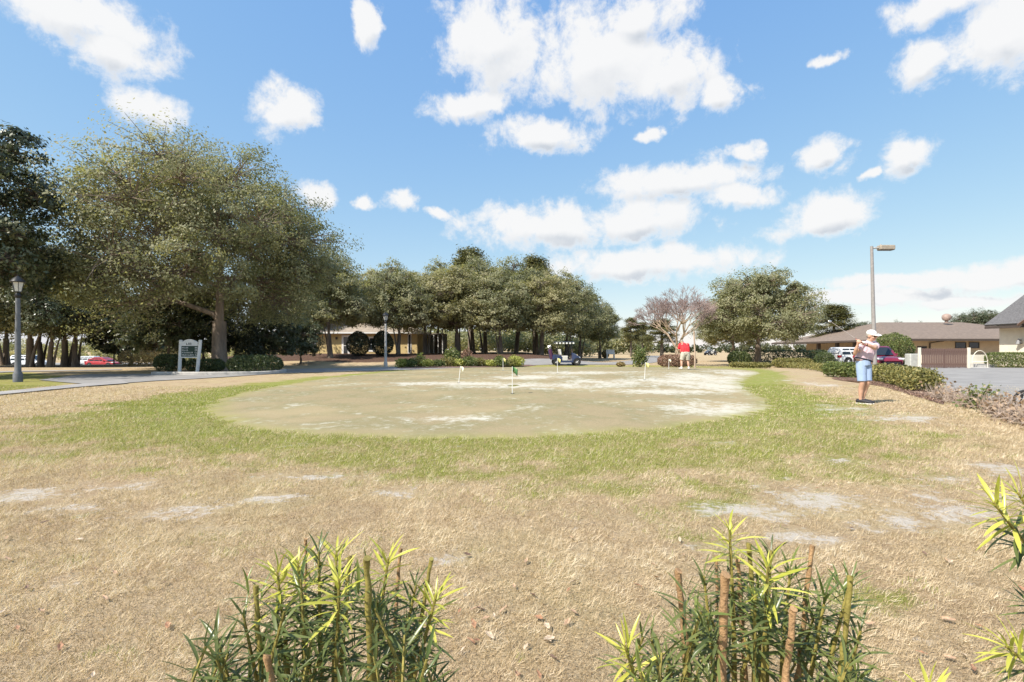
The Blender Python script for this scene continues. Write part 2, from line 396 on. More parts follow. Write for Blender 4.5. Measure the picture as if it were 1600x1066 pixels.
def ground_mat():
    m = bpy.data.materials.new('dormant_turf'); m.use_nodes = True; t = NT(m.node_tree); p = m.node_tree.nodes['Principled BSDF']
    v = t.add('ShaderNodeTexCoord').outputs['Object']
    A = {k: t.add('ShaderNodeAttribute', attribute_name=k).outputs['Fac'] for k in ('green', 'sand', 'mulch', 'lush')}
    nf = t.noise(v, 55, 6, 0.7); nm_ = t.noise(v, 5.0, 5, 0.6); nl = t.noise(v, 0.55, 4, 0.6); ns = t.noise(v, 1.9, 6, 0.68, 0.4); nk = t.noise(v, 16, 5, 0.7)
    tan = t.ramp(nf, [(0.25, (0.23,0.165,0.10)), (0.5, (0.45,0.345,0.22)), (0.75, (0.64,0.52,0.365))])
    tan = t.mix(t.maprange(nm_, 0.35, 0.72), tan, t.mix(0.5, tan, (0.43,0.315,0.18)))
    tan = t.mix(t.math('MULTIPLY', t.maprange(nl, 0.42, 0.68), 0.45), tan, (0.42,0.36,0.18))
    brown = t.math('MULTIPLY', t.maprange(t.noise(v, 1.6, 8, 0.78, 0.3), 0.46, 0.62), 0.75)
    tan = t.mix(brown, tan, t.mix(0.55, tan, (0.30,0.19,0.11)))
    grn = t.ramp(nf, [(0.22, (0.11,0.125,0.026)), (0.5, (0.245,0.245,0.056)), (0.8, (0.38,0.35,0.115))])
    grn = t.mix(t.math('MULTIPLY', t.maprange(nm_, 0.4, 0.7), 0.35), grn, (0.43,0.36,0.165))
    grn = t.mix(t.math('MULTIPLY', A['lush'], 0.8), grn, (0.23,0.265,0.055))
    gf = t.math('ADD', A['green'], t.math('MULTIPLY', t.math('SUBTRACT', t.math('ADD', t.math('MULTIPLY', ns, 0.6), t.math('MULTIPLY', nk, 0.4)), 0.5), 3.0))
    c = t.mix(t.math('MULTIPLY', t.maprange(gf, 0.25, 0.85), 0.92), tan, grn)
    sf = t.math('ADD', A['sand'], t.math('MULTIPLY', t.math('SUBTRACT', t.math('ADD', t.math('MULTIPLY', ns, 0.25), t.math('ADD', t.math('MULTIPLY', nm_, 0.35), t.math('MULTIPLY', nk, 0.40))), 0.5), 9.0))
    sandc = t.ramp(nf, [(0.25, (0.42,0.37,0.31)), (0.7, (0.68,0.63,0.57))])
    c = t.mix(t.math('MULTIPLY', t.maprange(sf, 0.45, 1.5), 0.88), c, sandc)
    mul = t.ramp(t.noise(v, 14, 6, 0.75), [(0.3, (0.035,0.022,0.017)), (0.5, (0.10,0.06,0.044)), (0.72, (0.25,0.165,0.12))])
    c = t.mix(t.maprange(t.math('ADD', A['mulch'], t.math('MULTIPLY', t.math('SUBTRACT', ns, 0.5), 0.8)), 0.35, 0.6), c, mul)
    t.l.new(c, p.inputs['Base Color']); p.inputs['Roughness'].default_value = 0.95; p.inputs['Specular IOR Level'].default_value = 0.1
    b = t.add('ShaderNodeBump', ins={'Strength': 0.8, 'Distance': 0.03, 'Height': t.math('ADD', t.noise(v, 70, 4, 0.7), t.math('MULTIPLY', nk, 1.2))})
    t.l.new(b.outputs[0], p.inputs['Normal']); return m
tag(meshobj('ground', gme, ground_mat()), kind='structure', label='tan dormant grass lawn with green ring and sandy bare patches')

# putting green: close-mown sheet with its own dusted sand
def green_mat():
    m = bpy.data.materials.new('putting_turf'); m.use_nodes = True; t = NT(m.node_tree); p = m.node_tree.nodes['Principled BSDF']
    v = t.add('ShaderNodeTexCoord').outputs['Object']
    vs = t.vmath('MULTIPLY', v, (1.0, 0.8, 1))
    n1 = t.noise(v, 40, 5, 0.7); n2 = t.noise(vs, 0.9, 6, 0.62, 0.5); n3 = t.noise(vs, 5.0, 8, 0.75); n4 = t.noise(v, 0.35, 3, 0.5)
    S = t.add('ShaderNodeAttribute', attribute_name='sand').outputs['Fac']; E = t.add('ShaderNodeAttribute', attribute_name='edge').outputs['Fac']
    base = t.ramp(n1, [(0.25, (0.205,0.162,0.092)), (0.5, (0.30,0.243,0.145)), (0.8, (0.395,0.33,0.205))])
    base = t.mix(t.math('MULTIPLY', t.maprange(n2, 0.38, 0.62), 0.7), base, (0.205,0.192,0.098))
    base = t.mix(t.math('MULTIPLY', t.maprange(n4, 0.45, 0.65), 0.35), base, (0.42,0.34,0.20))
    sf = t.math('ADD', S, t.math('MULTIPLY', t.math('SUBTRACT', t.math('ADD', t.math('MULTIPLY', n2, 0.45), t.math('MULTIPLY', n3, 0.55)), 0.5), 6.5))
    sc = t.ramp(n1, [(0.25, (0.42,0.39,0.32)), (0.7, (0.63,0.60,0.52))])
    c = t.mix(t.math('MULTIPLY', t.maprange(sf, 0.12, 1.15), 0.85), base, sc)
    c = t.mix(t.math('MULTIPLY', E, t.maprange(n3, 0.25, 0.6)), c, (0.27,0.26,0.085))
    t.l.new(c, p.inputs['Base Color']); p.inputs['Roughness'].default_value = 0.95; p.inputs['Specular IOR Level'].default_value = 0.1
    b = t.add('ShaderNodeBump', ins={'Strength': 0.4, 'Distance': 0.01, 'Height': t.noise(v, 90, 3, 0.7)})
    t.l.new(b.outputs[0], p.inputs['Normal']); return m
cen = np.array([PX(800, 17.5), 17.5]); nb = len(green_poly); rs = np.concatenate([np.linspace(0.02, 0.97, 70), [0.985, 1.0]])
pts = (cen[None, None]+(green_poly-cen)[None]*rs[:, None, None]).reshape(-1, 2)
gz = terr(pts[:, 0], pts[:, 1])+0.014
gz[-nb:] -= 0.014
V = np.column_stack([pts, gz]); fc = []
i0 = np.arange(nb); i1 = (i0+1) % nb
Fq = np.concatenate([np.stack([r*nb+i0, r*nb+i1, (r+1)*nb+i1, (r+1)*nb+i0], 1) for r in range(len(rs)-1)])
pme = np_mesh('putting_green', V, Fq[:, ::-1] if np.cross(green_poly[1]-green_poly[0], cen-green_poly[0]) < 0 else Fq, smooth=True)
sg = np.zeros(len(V))
for p_ in SANDG_PX: sg = np.maximum(sg, clusters(*p_, pts[:, 0], pts[:, 1]))
ed = np.zeros(len(V)); ed = np.clip(1-np.maximum(-sdf(green_poly[::3], pts[:, 0], pts[:, 1]), 0)/.55, 0, 1)**1.5*.8
for nm, arr in (('sand', sg), ('edge', ed)):
    a = pme.attributes.new(nm, 'FLOAT', 'POINT'); a.data.foreach_set('value', np.ascontiguousarray(arr, np.float32))
tag(meshobj('putting_green', pme, green_mat()), kind='structure', label='closely mown putting green dusted with pale sand')

# roads: strips lofted between a near and a far edge, following the ground
def resample(P, n):
    P = np.array(P, float); s = np.concatenate([[0], np.cumsum(np.hypot(*np.diff(P, axis=0).T))]); u = np.linspace(0, s[-1], n)
    k = np.searchsorted(s, u, 'right').clip(1, len(P)-1)
    # Catmull-Rom between the points
    out = []
    for ui, ki in zip(u, k):
        p1, p2 = P[ki-1], P[ki]; p0 = P[max(ki-2, 0)]; p3 = P[min(ki+1, len(P)-1)]; t = (ui-s[ki-1])/(s[ki]-s[ki-1]+1e-9)
        out.append(0.5*((2*p1)+(-p0+p2)*t+(2*p0-5*p1+4*p2-p3)*t*t+(-p0+3*p1-3*p2+p3)*t**3))
    return np.array(out)
def strip(name, near, far, m, n=120, k=14, up=0.03, label=None):
    a, b = resample(near, n), resample(far, n)
    t = np.linspace(0, 1, k)[:, None, None]
    Q = (a[None]*(1-t)+b[None]*t).reshape(-1, 2)
    V = np.column_stack([Q, terr(Q[:, 0], Q[:, 1])+up])
    i = (np.arange(k-1)[:, None]*n+np.arange(n-1)[None]).ravel()
    me = np_mesh(name, V, np.stack([i, i+1, i+1+n, i+n], 1), smooth=True)
    return tag(meshobj(name, me, m), kind='structure', label=label)
M_asph = mat('old_asphalt', (0.262, 0.25, 0.238), 0.9, 0.13, 0.9, 0.5, 60)
M_path = mat('path_concrete', (0.30, 0.285, 0.275), 0.9, 0.14, 0.9, 0.3, 70)
def gp(*a): return [G(x, y) for x, y in a]
strip('road', gp((60,594.5),(150,601),(250,595.5),(350,590),(440,584.2),(560,580.5),(680,577))+[(0.5,41.0),(8,44.3),(13,49),(20,68),(32,110)],
      gp((95,590),(140,585.5),(240,585),(345,584),(440,577.5),(560,575.5),(640,573.8))+[(0.0,46.0),(6.5,49.5),(10.5,53.5),(17,70),(27,112)], M_asph, 160, 14, 0.024, 'grey asphalt road curving behind the putting green')
strip('path', gp((-220,641),(-60,624.5),(0,618.5),(120,606.5),(200,600)), gp((-220,633),(-60,619),(0,613.7),(115,602.2),(190,595)), M_path, 80, 8, 0.036, 'pale concrete cart path joining the road')
strip('parking_lot', gp((1236,566.5),(1300,571),(1370,581),(1450,603),(1530,627),(1600,652),(1760,715)), [(29.5,66),(33,60),(37,52),(38.5,41.5),(42.0,37.6),(48,37.2),(60,37)], M_asph, 120, 40, 0.03, 'sunlit grey asphalt parking lot beside the clubhouse')
strip('parking_lot', [(-46,66),(-52,56),(-66,50),(-90,48)], [(-56,98),(-70,98),(-84,98),(-110,98)], M_asph, 60, 20, 0.03, 'car park beyond the tall oaks')
strip('path', gp((-150,597),(0,583),(100,580.6),(190,578.6)), gp((-150,594),(0,581.3),(100,579.3),(190,577.4)), M_path, 60, 4, 0.03, 'thin sunlit path behind the shaded lawn')
# kerb round the sign bed
kp = resample(gp((236,586.5),(300,586.8),(345,586.6),(400,585.8),(436,584.0),(448,581.5)), 40)
mb = MB()
rings = []
for i, (x, y) in enumerate(kp):
    d = kp[min(i+1, 39)]-kp[max(i-1, 0)]; nrm = np.array([-d[1], d[0]])/np.hypot(*d); z = tz(x, y)
    a = kp[i]-nrm*0.0; b = kp[i]+nrm*0.16
    rings.append([(a[0],a[1],z-0.05),(b[0],b[1],z-0.05),(b[0],b[1],z+0.17),(a[0]+nrm[0]*.03,a[1]+nrm[1]*.03,z+0.17),(a[0],a[1],z+0.14)])
mb.loft(rings); tag(mb.build('kerb', M_kerb), kind='structure', label='raised concrete kerb edging the sign bed')
# mulch bed sheets with chips standing proud
def bed(poly, label, name='mulch_bed', chips=900, seed=1, cols=None, size=0.05):
    rg = np.random.default_rng(seed); poly = np.array(poly); c = poly.mean(0)
    P = smooth_loop(poly, 20*len(poly)//1); nb = len(P); rs = np.linspace(0.02, 1, 12)
    Q = (c[None, None]+(P-c)[None]*rs[:, None, None]).reshape(-1, 2); z = terr(Q[:, 0], Q[:, 1])+np.repeat(0.07*(1-rs**4)+0.012, nb)
    i0 = np.arange(nb); i1 = (i0+1) % nb
    Fq = np.concatenate([np.stack([r*nb+i0, r*nb+i1, (r+1)*nb+i1, (r+1)*nb+i0], 1) for r in range(len(rs)-1)])
    o = tag(meshobj(name, np_mesh(name, np.column_stack([Q, z]), Fq), cols or mat('mulch', (0.15,0.09,0.065), 0.95, 0.5, 9.0, 1.0, 30)), kind='structure', label=label)
    k = rg.integers(0, nb, chips); r = np.sqrt(rg.random(chips))
    ctr = c+(P[k]-c)*r[:, None]; zz = terr(ctr[:, 0], ctr[:, 1])+0.07*(1-r**4)+0.03
    Vq, Fc = leaf_quads(np.column_stack([ctr, zz]), size, size*0.45, rg, bias=1.2)
    ch = meshobj('wood_chips', np_mesh('wood_chips', Vq, Fc, rg.random(len(Fc))), leafmat('chips', [(0, (0.09,0.05,0.035)), (0.6, (0.24,0.145,0.10)), (1, (0.45,0.32,0.24))], 0.0, 0.9), o)
    ch['kind'] = 'stuff'; return o
def leaf_quads(C, L, Wd, rg, bias=0.5, out=None):
    """diamond leaves round the centres; bias turns them upward (or along out)"""
    n = len(C); nr = rg.normal(size=(n, 3)); nr /= np.linalg.norm(nr, axis=1)[:, None]
    if out is not None: nr += bias*out
    else: nr[:, 2] += bias
    nr /= np.linalg.norm(nr, axis=1)[:, None]
    t = np.cross(nr, rg.normal(size=(n, 3))); t /= np.linalg.norm(t, axis=1)[:, None]+1e-9
    b = np.cross(nr, t); s = (0.65+0.7*rg.random(n))[:, None]
    L = np.asarray(L).reshape(-1, 1) if np.ndim(L) else L; Wd = np.asarray(Wd).reshape(-1, 1) if np.ndim(Wd) else Wd
    V = np.stack([C-t*L*.5*s, C+b*Wd*.5*s-t*L*.05*s, C+t*L*.5*s, C-b*Wd*.5*s-t*L*.05*s], 1).reshape(-1, 3)
    return V, np.arange(4*n).reshape(-1, 4)
# ------------------------------------------------------------------ trees
def bez(a, b, c, n):
    t = np.linspace(0, 1, n)[:, None]; return a*(1-t)**2+2*b*t*(1-t)+c*t*t
def make_oak(seed, H, rad, base, tr, nl, leafL, leaves, lobes=22, fork=None, rc=None, lean=0.0, m_leaf=None, m_bark=None, flat=0.62, per=60, low=0.0, name='oak_tree', stems=0, shift=0.0):
    """tapered trunk, limbs to every lobe, twigs to every leaf clump, leaves round the clumps"""
    rg = np.random.default_rng(seed); fork = fork or base*1.05
    rc = rc or rad*0.34; zc = base+(H-base)*0.36
    lob = []
    for i in range(lobes):
        best = None
        for _ in range(12):
            u = rg.normal(size=3); u /= np.linalg.norm(u)
            if u[2] < -0.75: u[2] *= -0.6
            f = rg.uniform(0.45, 1.0)**0.6
            hz = (H-zc) if u[2] > 0 else (zc-base)
            p = np.array([u[0]*(rad-rc*.75)*f, u[1]*(rad-rc*.75)*f, zc+u[2]*(hz-rc*.6)*f])
            dm = min([np.linalg.norm((p-q)*[1, 1, 1.3]) for q in lob], default=9)
            if best is None or dm > best[0]: best = (dm, p)
        lob.append(best[1])
    lob = np.array(lob); lob[:, 0] += shift
    ro_ = np.hypot(lob[:, 0], lob[:, 1])/rad; lob[:, 2] -= np.clip((ro_-.4)*2, 0, 1)*rg.uniform(0, .5, len(lob))*base*(lob[:, 2] < zc+.2*(H-zc))
    T = MB()
    top = np.array([lean*fork, 0.0, fork])
    tp = [(0,0,-0.15),(lean*fork*.15,0.02,fork*.12),(lean*fork*.5,-0.03,fork*.5),tuple(top)]
    T.tube(tp, [tr*1.55, tr*1.12, tr*0.95, tr*0.9], 12)
    for k in range(stems):
        q = lob[rg.integers(0, len(lob))]*[.33, .33, 1]; a = math.atan2(q[1], q[0])+rg.normal(0, .4); b0 = np.array([math.cos(a)*tr*1.3, math.sin(a)*tr*1.3, -.15]); q = q*[1, 1, 0]+[0, 0, base*rg.uniform(1.3, 1.9)]
        sp_ = bez(b0, b0*.7+q*.3+[0, 0, base*.35], q, 8); T.tube(sp_, list(np.linspace(tr*.62, tr*.2, 8)), 9)
    # leader up the middle
    lead = bez(top, top+[rg.normal(0,.3), rg.normal(0,.3), (H-fork)*.4], np.array([rg.normal(0,.8), rg.normal(0,.8), H-(H-fork)*.22]), 8)
    T.tube(lead, list(np.linspace(tr*.6, 0.03, 8)), 8)
    C = []; O = []; N = []
    ncl = max(6, int(leaves/per/lobes))
    nodes = [(np.array(q), tr*.62, 0.0) for q in (tp[2], tuple(top))]+[(lead[k], tr*.6*(1-k/8)+.03, k*.3) for k in range(1, 7)]
    for L in sorted(lob, key=lambda q: np.linalg.norm((q-top)*[1, 1, .8])):
        # grow from the nearest limb that already leads that way
        best = min(nodes, key=lambda q: np.linalg.norm(L-q[0])*(1.0 if q[0][2] < L[2]+.4 else 1.5)+.45*q[2])
        s0, r_s, pl = best
        r0 = max(.03, min(r_s*.72, tr*.42)); dist = np.linalg.norm(L-s0)
        mid = s0*.5+L*.5+np.array([0, 0, rg.uniform(.04, .20)*dist])+rg.normal(0, .07*dist, 3)
        lp = bez(s0, mid, L, 9); lp[1:-1] += rg.normal(0, 0.02*dist, (7, 3)); lr = np.linspace(r0, max(.02, r0*.28), 9)
        T.tube(lp, list(lr), 7)
        nodes += [(lp[k], lr[k], pl+dist*k/8) for k in (3, 5, 7)]
        lowz = base*rg.uniform(.55, 1.05); rl = rc*rg.uniform(.6, 1.3); cb = rg.random()
        for j in range(ncl):
            u = rg.normal(size=3); u /= np.linalg.norm(u)
            f = rl*rg.uniform(.5, 1.08)
            p = L+u*f*np.array([1, 1, flat+.15])
            p[2] = max(p[2], lowz+rg.random()*.5)
            a = lp[rg.integers(3, 9)]
            m_ = (a+p)/2+rg.normal(0, .12, 3)
            T.tube([a, m_, p], [0.03, 0.02, 0.009], 3, cap=False)
            n = int(per*rg.uniform(.4, 1.6)); sg = rl*rg.uniform(.10, .21)
            q = p+rg.normal(size=(n, 3))*sg*np.array([1, 1, flat])
            C.append(q); O.append(np.full(n, .5*cb+.5*rg.random()))
            nn = (q-L)/(np.linalg.norm(q-L, axis=1)[:, None]+.05); nn[:, 2] += .45; N.append(nn)
    C = np.concatenate(C); cr = np.concatenate(O)
    V, Fq = leaf_quads(C, leafL, leafL*.55, rg, 1.5, np.concatenate(N))
    rnd = np.clip(cr*.6+.4*rg.random(len(C))-0.05, 0, 1)
    root = empty(name)
    T.build('trunk', m_bark or M_bark, root, smooth=True)
    meshobj('crown', np_mesh('crown', V, Fq, rnd), m_leaf or L_oak, root)
    return root
def place(root, px, d, rz, sc, label, cat='tree', group=None, dz=0.0):
    p = at(px, d); root.location = (p.x, p.y, p.z+dz); root.rotation_euler = (0, 0, rz)
    root.scale = sc if hasattr(sc, '__len__') else (sc, sc, sc)
    if 'group' in root: del root['group']
    return tag(root, label, cat, group)

# the big laurel oak behind the sign
big = make_oak(11, 14.1, 8.5, 1.9, 0.40, 0, 0.14, 160000, lobes=74, fork=2.9, rc=2.2, name='oak_tree', per=62, shift=-1.2)
place(big, 343, 30.0, 0.0, 1.0, 'largest spreading oak with a thick trunk just behind the green sign')
# tall dark oak at the edge of the lawn
lt = make_oak(12, 13.5, 5.4, 3.0, 0.30, 0, 0.19, 52000, lobes=40, fork=3.2, rc=1.6, m_leaf=L_dark, m_bark=M_bark_d, per=42)
place(lt, -98, 22.5, 1.0, (.95, .95, .99), 'tall dark green oak beside the black lantern lamp post')
# grove variants
gv = [make_oak(21, 11.5, 5.2, 2.4, 0.26, 0, 0.22, 38000, lobes=36, rc=1.75, m_leaf=L_oak2, m_bark=M_bark_d, per=32, stems=1),
      make_oak(22, 11.5, 4.8, 2.3, 0.24, 0, 0.22, 36000, lobes=34, rc=1.7, lean=0.10, m_leaf=L_oak, m_bark=M_bark_d, per=32, stems=1),
      make_oak(23, 11.0, 5.6, 2.4, 0.28, 0, 0.22, 40000, lobes=38, rc=1.8, m_leaf=L_oak2, m_bark=M_bark_d, per=32, stems=1),
      make_oak(24, 11.8, 4.7, 2.5, 0.23, 0, 0.22, 36000, lobes=34, rc=1.6, lean=-0.08, m_leaf=L_oak, m_bark=M_bark_d, per=32, stems=1)]
GROVE = 'oaks of the grove behind the putting green'
gl = 'grey-green oak of the grove on the mulch mound beyond the putting green'
spots = [(0,664,57,0.2,(.95,.95,.86),None),(1,683,66,1.4,1.04,None),(2,714,55,2.2,(.98,.98,.88),None),(3,740,63,0.4,1.04,None),(0,758,72,3.3,1.16,None),(1,783,54,4.2,(.9,.9,.78),None),
         (3,806,60,2.9,0.98,None),(2,838,70,5.0,1.08,None),(0,846,56,1.9,(.95,.95,.82),None),(1,884,63,0.9,0.93,None),(3,905,70,3.7,0.92,None),
         (2,575,66,3.0,1.0,'oak rising behind the roof of the yellow house'),(3,517,48,0.3,0.86,'oak with a pale straight trunk before the white house door'),
         (1,622,52,5.6,0.84,'leaning oak trunk right beside a clipped dome and pale lamp post'),(0,470,62,2.5,1.05,'oak standing behind the cone shrub, over the end of the yellow house'),
         (3,938,74,1.1,0.72,'lower oak at the open end of the grove by the bare lawn')]
used = set()
for v, px, d, rz, s, lab in spots:
    o = gv[v] if v not in used else copy_tree(gv[v]); used.add(v)
    place(o, px, d, rz, s, lab or gl, group=GROVE if lab is None else None)
# row of oaks by the car park on the left
LG = 'oaks in the mulch row by the car park'
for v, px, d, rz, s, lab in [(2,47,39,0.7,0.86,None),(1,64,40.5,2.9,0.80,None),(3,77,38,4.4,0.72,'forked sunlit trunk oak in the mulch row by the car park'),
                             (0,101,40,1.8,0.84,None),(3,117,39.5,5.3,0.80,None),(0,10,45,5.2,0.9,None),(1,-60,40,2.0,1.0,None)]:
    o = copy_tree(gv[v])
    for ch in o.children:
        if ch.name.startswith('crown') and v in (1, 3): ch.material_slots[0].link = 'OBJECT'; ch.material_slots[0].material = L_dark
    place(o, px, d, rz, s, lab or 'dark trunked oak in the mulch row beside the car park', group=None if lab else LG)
# dark magnolias
mg = make_oak(31, 7.0, 3.6, 0.4, 0.15, 0, 0.24, 18000, lobes=28, fork=0.9, rc=1.25, m_leaf=L_dark, m_bark=M_bark_d, per=30, name='magnolia_tree')
place(mg, 262, 34.5, 0.2, 0.92, 'dark glossy magnolia with low limbs behind the tan hedge')
o = copy_tree(mg); place(o, 470, 43, 2.4, (0.58, 0.58, 0.62), 'dark glossy magnolia against the wall of the yellow house')
o = copy_tree(mg); place(o, 205, 44, 1.2, (1.0,1.0,.8), 'dark magnolia rising behind the sunlit tan hedge')
o = copy_tree(mg); place(o, 420, 39, 5.2, (.7,.7,.74), 'dark magnolia between the conical shrub and the yellow house')
o = copy_tree(mg); place(o, 318, 37.5, 4.0, 0.86, 'dark magnolia directly behind the trunk of the largest oak')
# right hand oaks
ro = make_oak(41, 9.0, 5.5, 1.7, 0.27, 0, 0.17, 62000, lobes=44, fork=1.9, rc=1.4, m_leaf=L_oak, per=38)
place(ro, 1184, 46, 0.6, 1.0, 'round crowned oak over the clipped hedge by the parking lot')
o = copy_tree(ro); place(o, 1146, 60, 2.6, (0.85, 0.85, 0.86), 'second oak partly hidden behind the round crowned oak')
# pines
def make_pine(seed, H, r, base, n, leafL, name='pine_tree'):
    rg = np.random.default_rng(seed); T = MB()
    T.tube([(0,0,-.2),(0.05,0,H*.4),(0.1,0.05,H*.97)], [0.22, 0.16, 0.04], 8); C = []; O = []
    for i in range(46):
        z = base+(H-base)*(i/45)**0.9; a = rg.uniform(0, 6.28); ln = r*(1.05-((z-base)/(H-base))**1.4*.8)*rg.uniform(.55, 1.1)
        e = np.array([math.cos(a)*ln, math.sin(a)*ln, z+ln*.25]); s0 = np.array([0.05, 0, z])
        T.tube([s0, (s0+e)/2+[0, 0, -.05], e], [0.045, 0.03, 0.012], 4)
        for j in range(5):
            p = s0+(e-s0)*rg.uniform(.45, 1.05)+rg.normal(0, .15, 3); k = int(n/46/5)
            C.append(p+rg.normal(size=(k, 3))*r*.12); O.append(np.full(k, rg.random()))
    C = np.concatenate(C); V, Fq = leaf_quads(C, leafL, leafL*.22, rg, bias=.3)
    root = empty(name); T.build('trunk', M_bark_d, root, smooth=True)
    meshobj('crown', np_mesh('crown', V, Fq, np.clip(np.concatenate(O)*.6+.4*rg.random(len(C)), 0, 1)), L_pine, root); return root
pn = make_pine(51, 14.0, 2.4, 5.5, 13000, 0.34)
place(pn, 735, 80, 0.0, (2.0, 2.0, 1.12), 'tall pine whose tuft tops the middle of the oak grove')
for px, d, rz, s, lab in [(836,82,1.2,(1.8,1.8,1.07),'tall pine with a golden tuft above the oak grove'),(986,95,2.0,(1.05,1.05,0.50),'stout yellow-green pine beyond the lawn by the road'),
                          (1004,105,3.5,(0.9,0.9,0.48),'thin greyish pine next to the stout pine beyond the road'),(1034,88,4.5,(1.5,1.5,0.46),'dark pine clump left of the bare pale tree'),
                          (1303,70,0.7,(1.5,1.5,0.52),'open crowned pine behind the low end of the brown roof')]:
    o = copy_tree(pn); place(o, px, d, rz, s, lab)
# bare crape myrtle
def bare_tree(name, seed, H, sp, m, depth=5, trunk=0.16, twigs=True):
    rg = random.Random(seed); T = MB(); B = MB()
    def grow(p, d, L, r, k):
        q = p+d*L; mid = (p+q)/2+Vector((rg.uniform(-1,1), rg.uniform(-1,1), 0))*L*.06
        r = max(r, .008)
        (T if k > depth-3 else B).tube([p, mid, q], [r, r*.85, r*.7], 6 if k > depth-3 else 3, cap=False)
        if k == 0: return
        for _ in range(3 if k > 1 else 4):
            a = Vector((rg.gauss(0, 1), rg.gauss(0, 1), rg.gauss(0.25, .6))).normalized()
            nd = (d*1.0+a*sp).normalized(); nd.z = max(nd.z, -0.05)
            grow(p+d*L*rg.uniform(.75, 1.0), nd, L*rg.uniform(.66, .84), r*.62, k-1)
    root = empty(name)
    T.tube([(0,0,-.1),(0.02,0,H*.12),(0,0,H*.24)], [trunk*1.3, trunk, trunk*.95], 9)
    for i in range(5):
        a = i*1.257+rg.uniform(-.3, .3)
        grow(Vector((0,0,H*.22)), Vector((math.cos(a)*.55, math.sin(a)*.55, 1)).normalized(), H*.24, trunk*.55, depth)
    T.build('trunk', M_bark_p, root, smooth=True); B.build('twigs', m, root); return root
cm = bare_tree('crape_myrtle', 5, 6.6, 0.66, M_twig, 6)
place(cm, 1058, 44, 0.3, (1.12, 1.12, 0.97), 'leafless pale trunked tree with mauve twigs by the russet hedge')
bt = copy_tree(cm); place(bt, 1497, 95, 1.0, (0.9, 0.9, 0.95), 'bare grey tree showing over the ridge of the long brown roof')
# trees showing above the long roof
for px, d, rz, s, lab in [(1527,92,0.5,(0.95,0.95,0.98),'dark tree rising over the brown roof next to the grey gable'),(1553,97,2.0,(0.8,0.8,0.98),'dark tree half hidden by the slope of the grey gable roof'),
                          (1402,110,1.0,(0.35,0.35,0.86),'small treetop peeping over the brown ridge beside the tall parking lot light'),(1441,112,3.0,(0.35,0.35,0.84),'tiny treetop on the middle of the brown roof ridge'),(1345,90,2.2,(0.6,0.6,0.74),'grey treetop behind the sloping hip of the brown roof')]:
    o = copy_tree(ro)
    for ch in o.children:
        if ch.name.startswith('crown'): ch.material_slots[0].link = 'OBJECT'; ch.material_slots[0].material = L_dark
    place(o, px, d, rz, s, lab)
# far woods along the horizon
def woods(name, pts, hmin, hmax, n, seed, m, label, L=0.9):
    rg = np.random.default_rng(seed); pts = np.array(pts, float); Cn = []
    t = rg.random(n//60); seg = np.minimum((t*(len(pts)-1)).astype(int), len(pts)-2); f = t*(len(pts)-1)-seg
    c = pts[seg]*(1-f[:, None])+pts[seg+1]*f[:, None]; h = rg.uniform(hmin, hmax, len(c))
    O = []
    for (x, y), hh in zip(c, h):
        k = 60; z0 = tz(x, y); r = hh*.33
        u = rg.normal(size=(k, 3)); u /= np.linalg.norm(u, axis=1)[:, None]
        q = np.array([x, y+rg.uniform(-5, 5), z0+hh*rg.uniform(.25, .7)])+u*r*rg.uniform(.3, 1.1, (k, 1)); q[:, 2] = np.maximum(q[:, 2], z0+.2)
        Cn.append(q); O.append(np.full(k, rg.random()))
    C = np.concatenate(Cn); V, Fq = leaf_quads(C, L, L*.6, rg, .5)
    o = meshobj(name, np_mesh(name, V, Fq, np.clip(np.concatenate(O)*.6+.4*rg.random(len(C)), 0, 1)), m)
    return tag(o, label, 'woods', kind='stuff')
woods('distant_woods', [(-260,240),(-120,170),(-40,125),(0,125),(40,150)], 4.0, 8.0, 34000, 61, L_oak, 'distant grey-green woods behind the grove', 0.85)
woods('distant_scrub', [(18,190),(60,190),(130,200),(240,220)], 2.0, 4.5, 20000, 62, L_dark, 'dark far scrub line beyond the brown fairway', 0.8)
woods('far_shrubbery', [(-130,112),(-85,108),(-55,100),(-38,92)], 1.6, 3.2, 14000, 63, L_oak2, 'sunlit olive shrubbery beyond the car park', 0.5)
woods('grove_undergrowth', [(-12,86),(-2,84),(6,86),(14,92)], 2.4, 4.6, 14000, 64, L_oak, 'pale undergrowth seen between the grove trunks', 0.4)

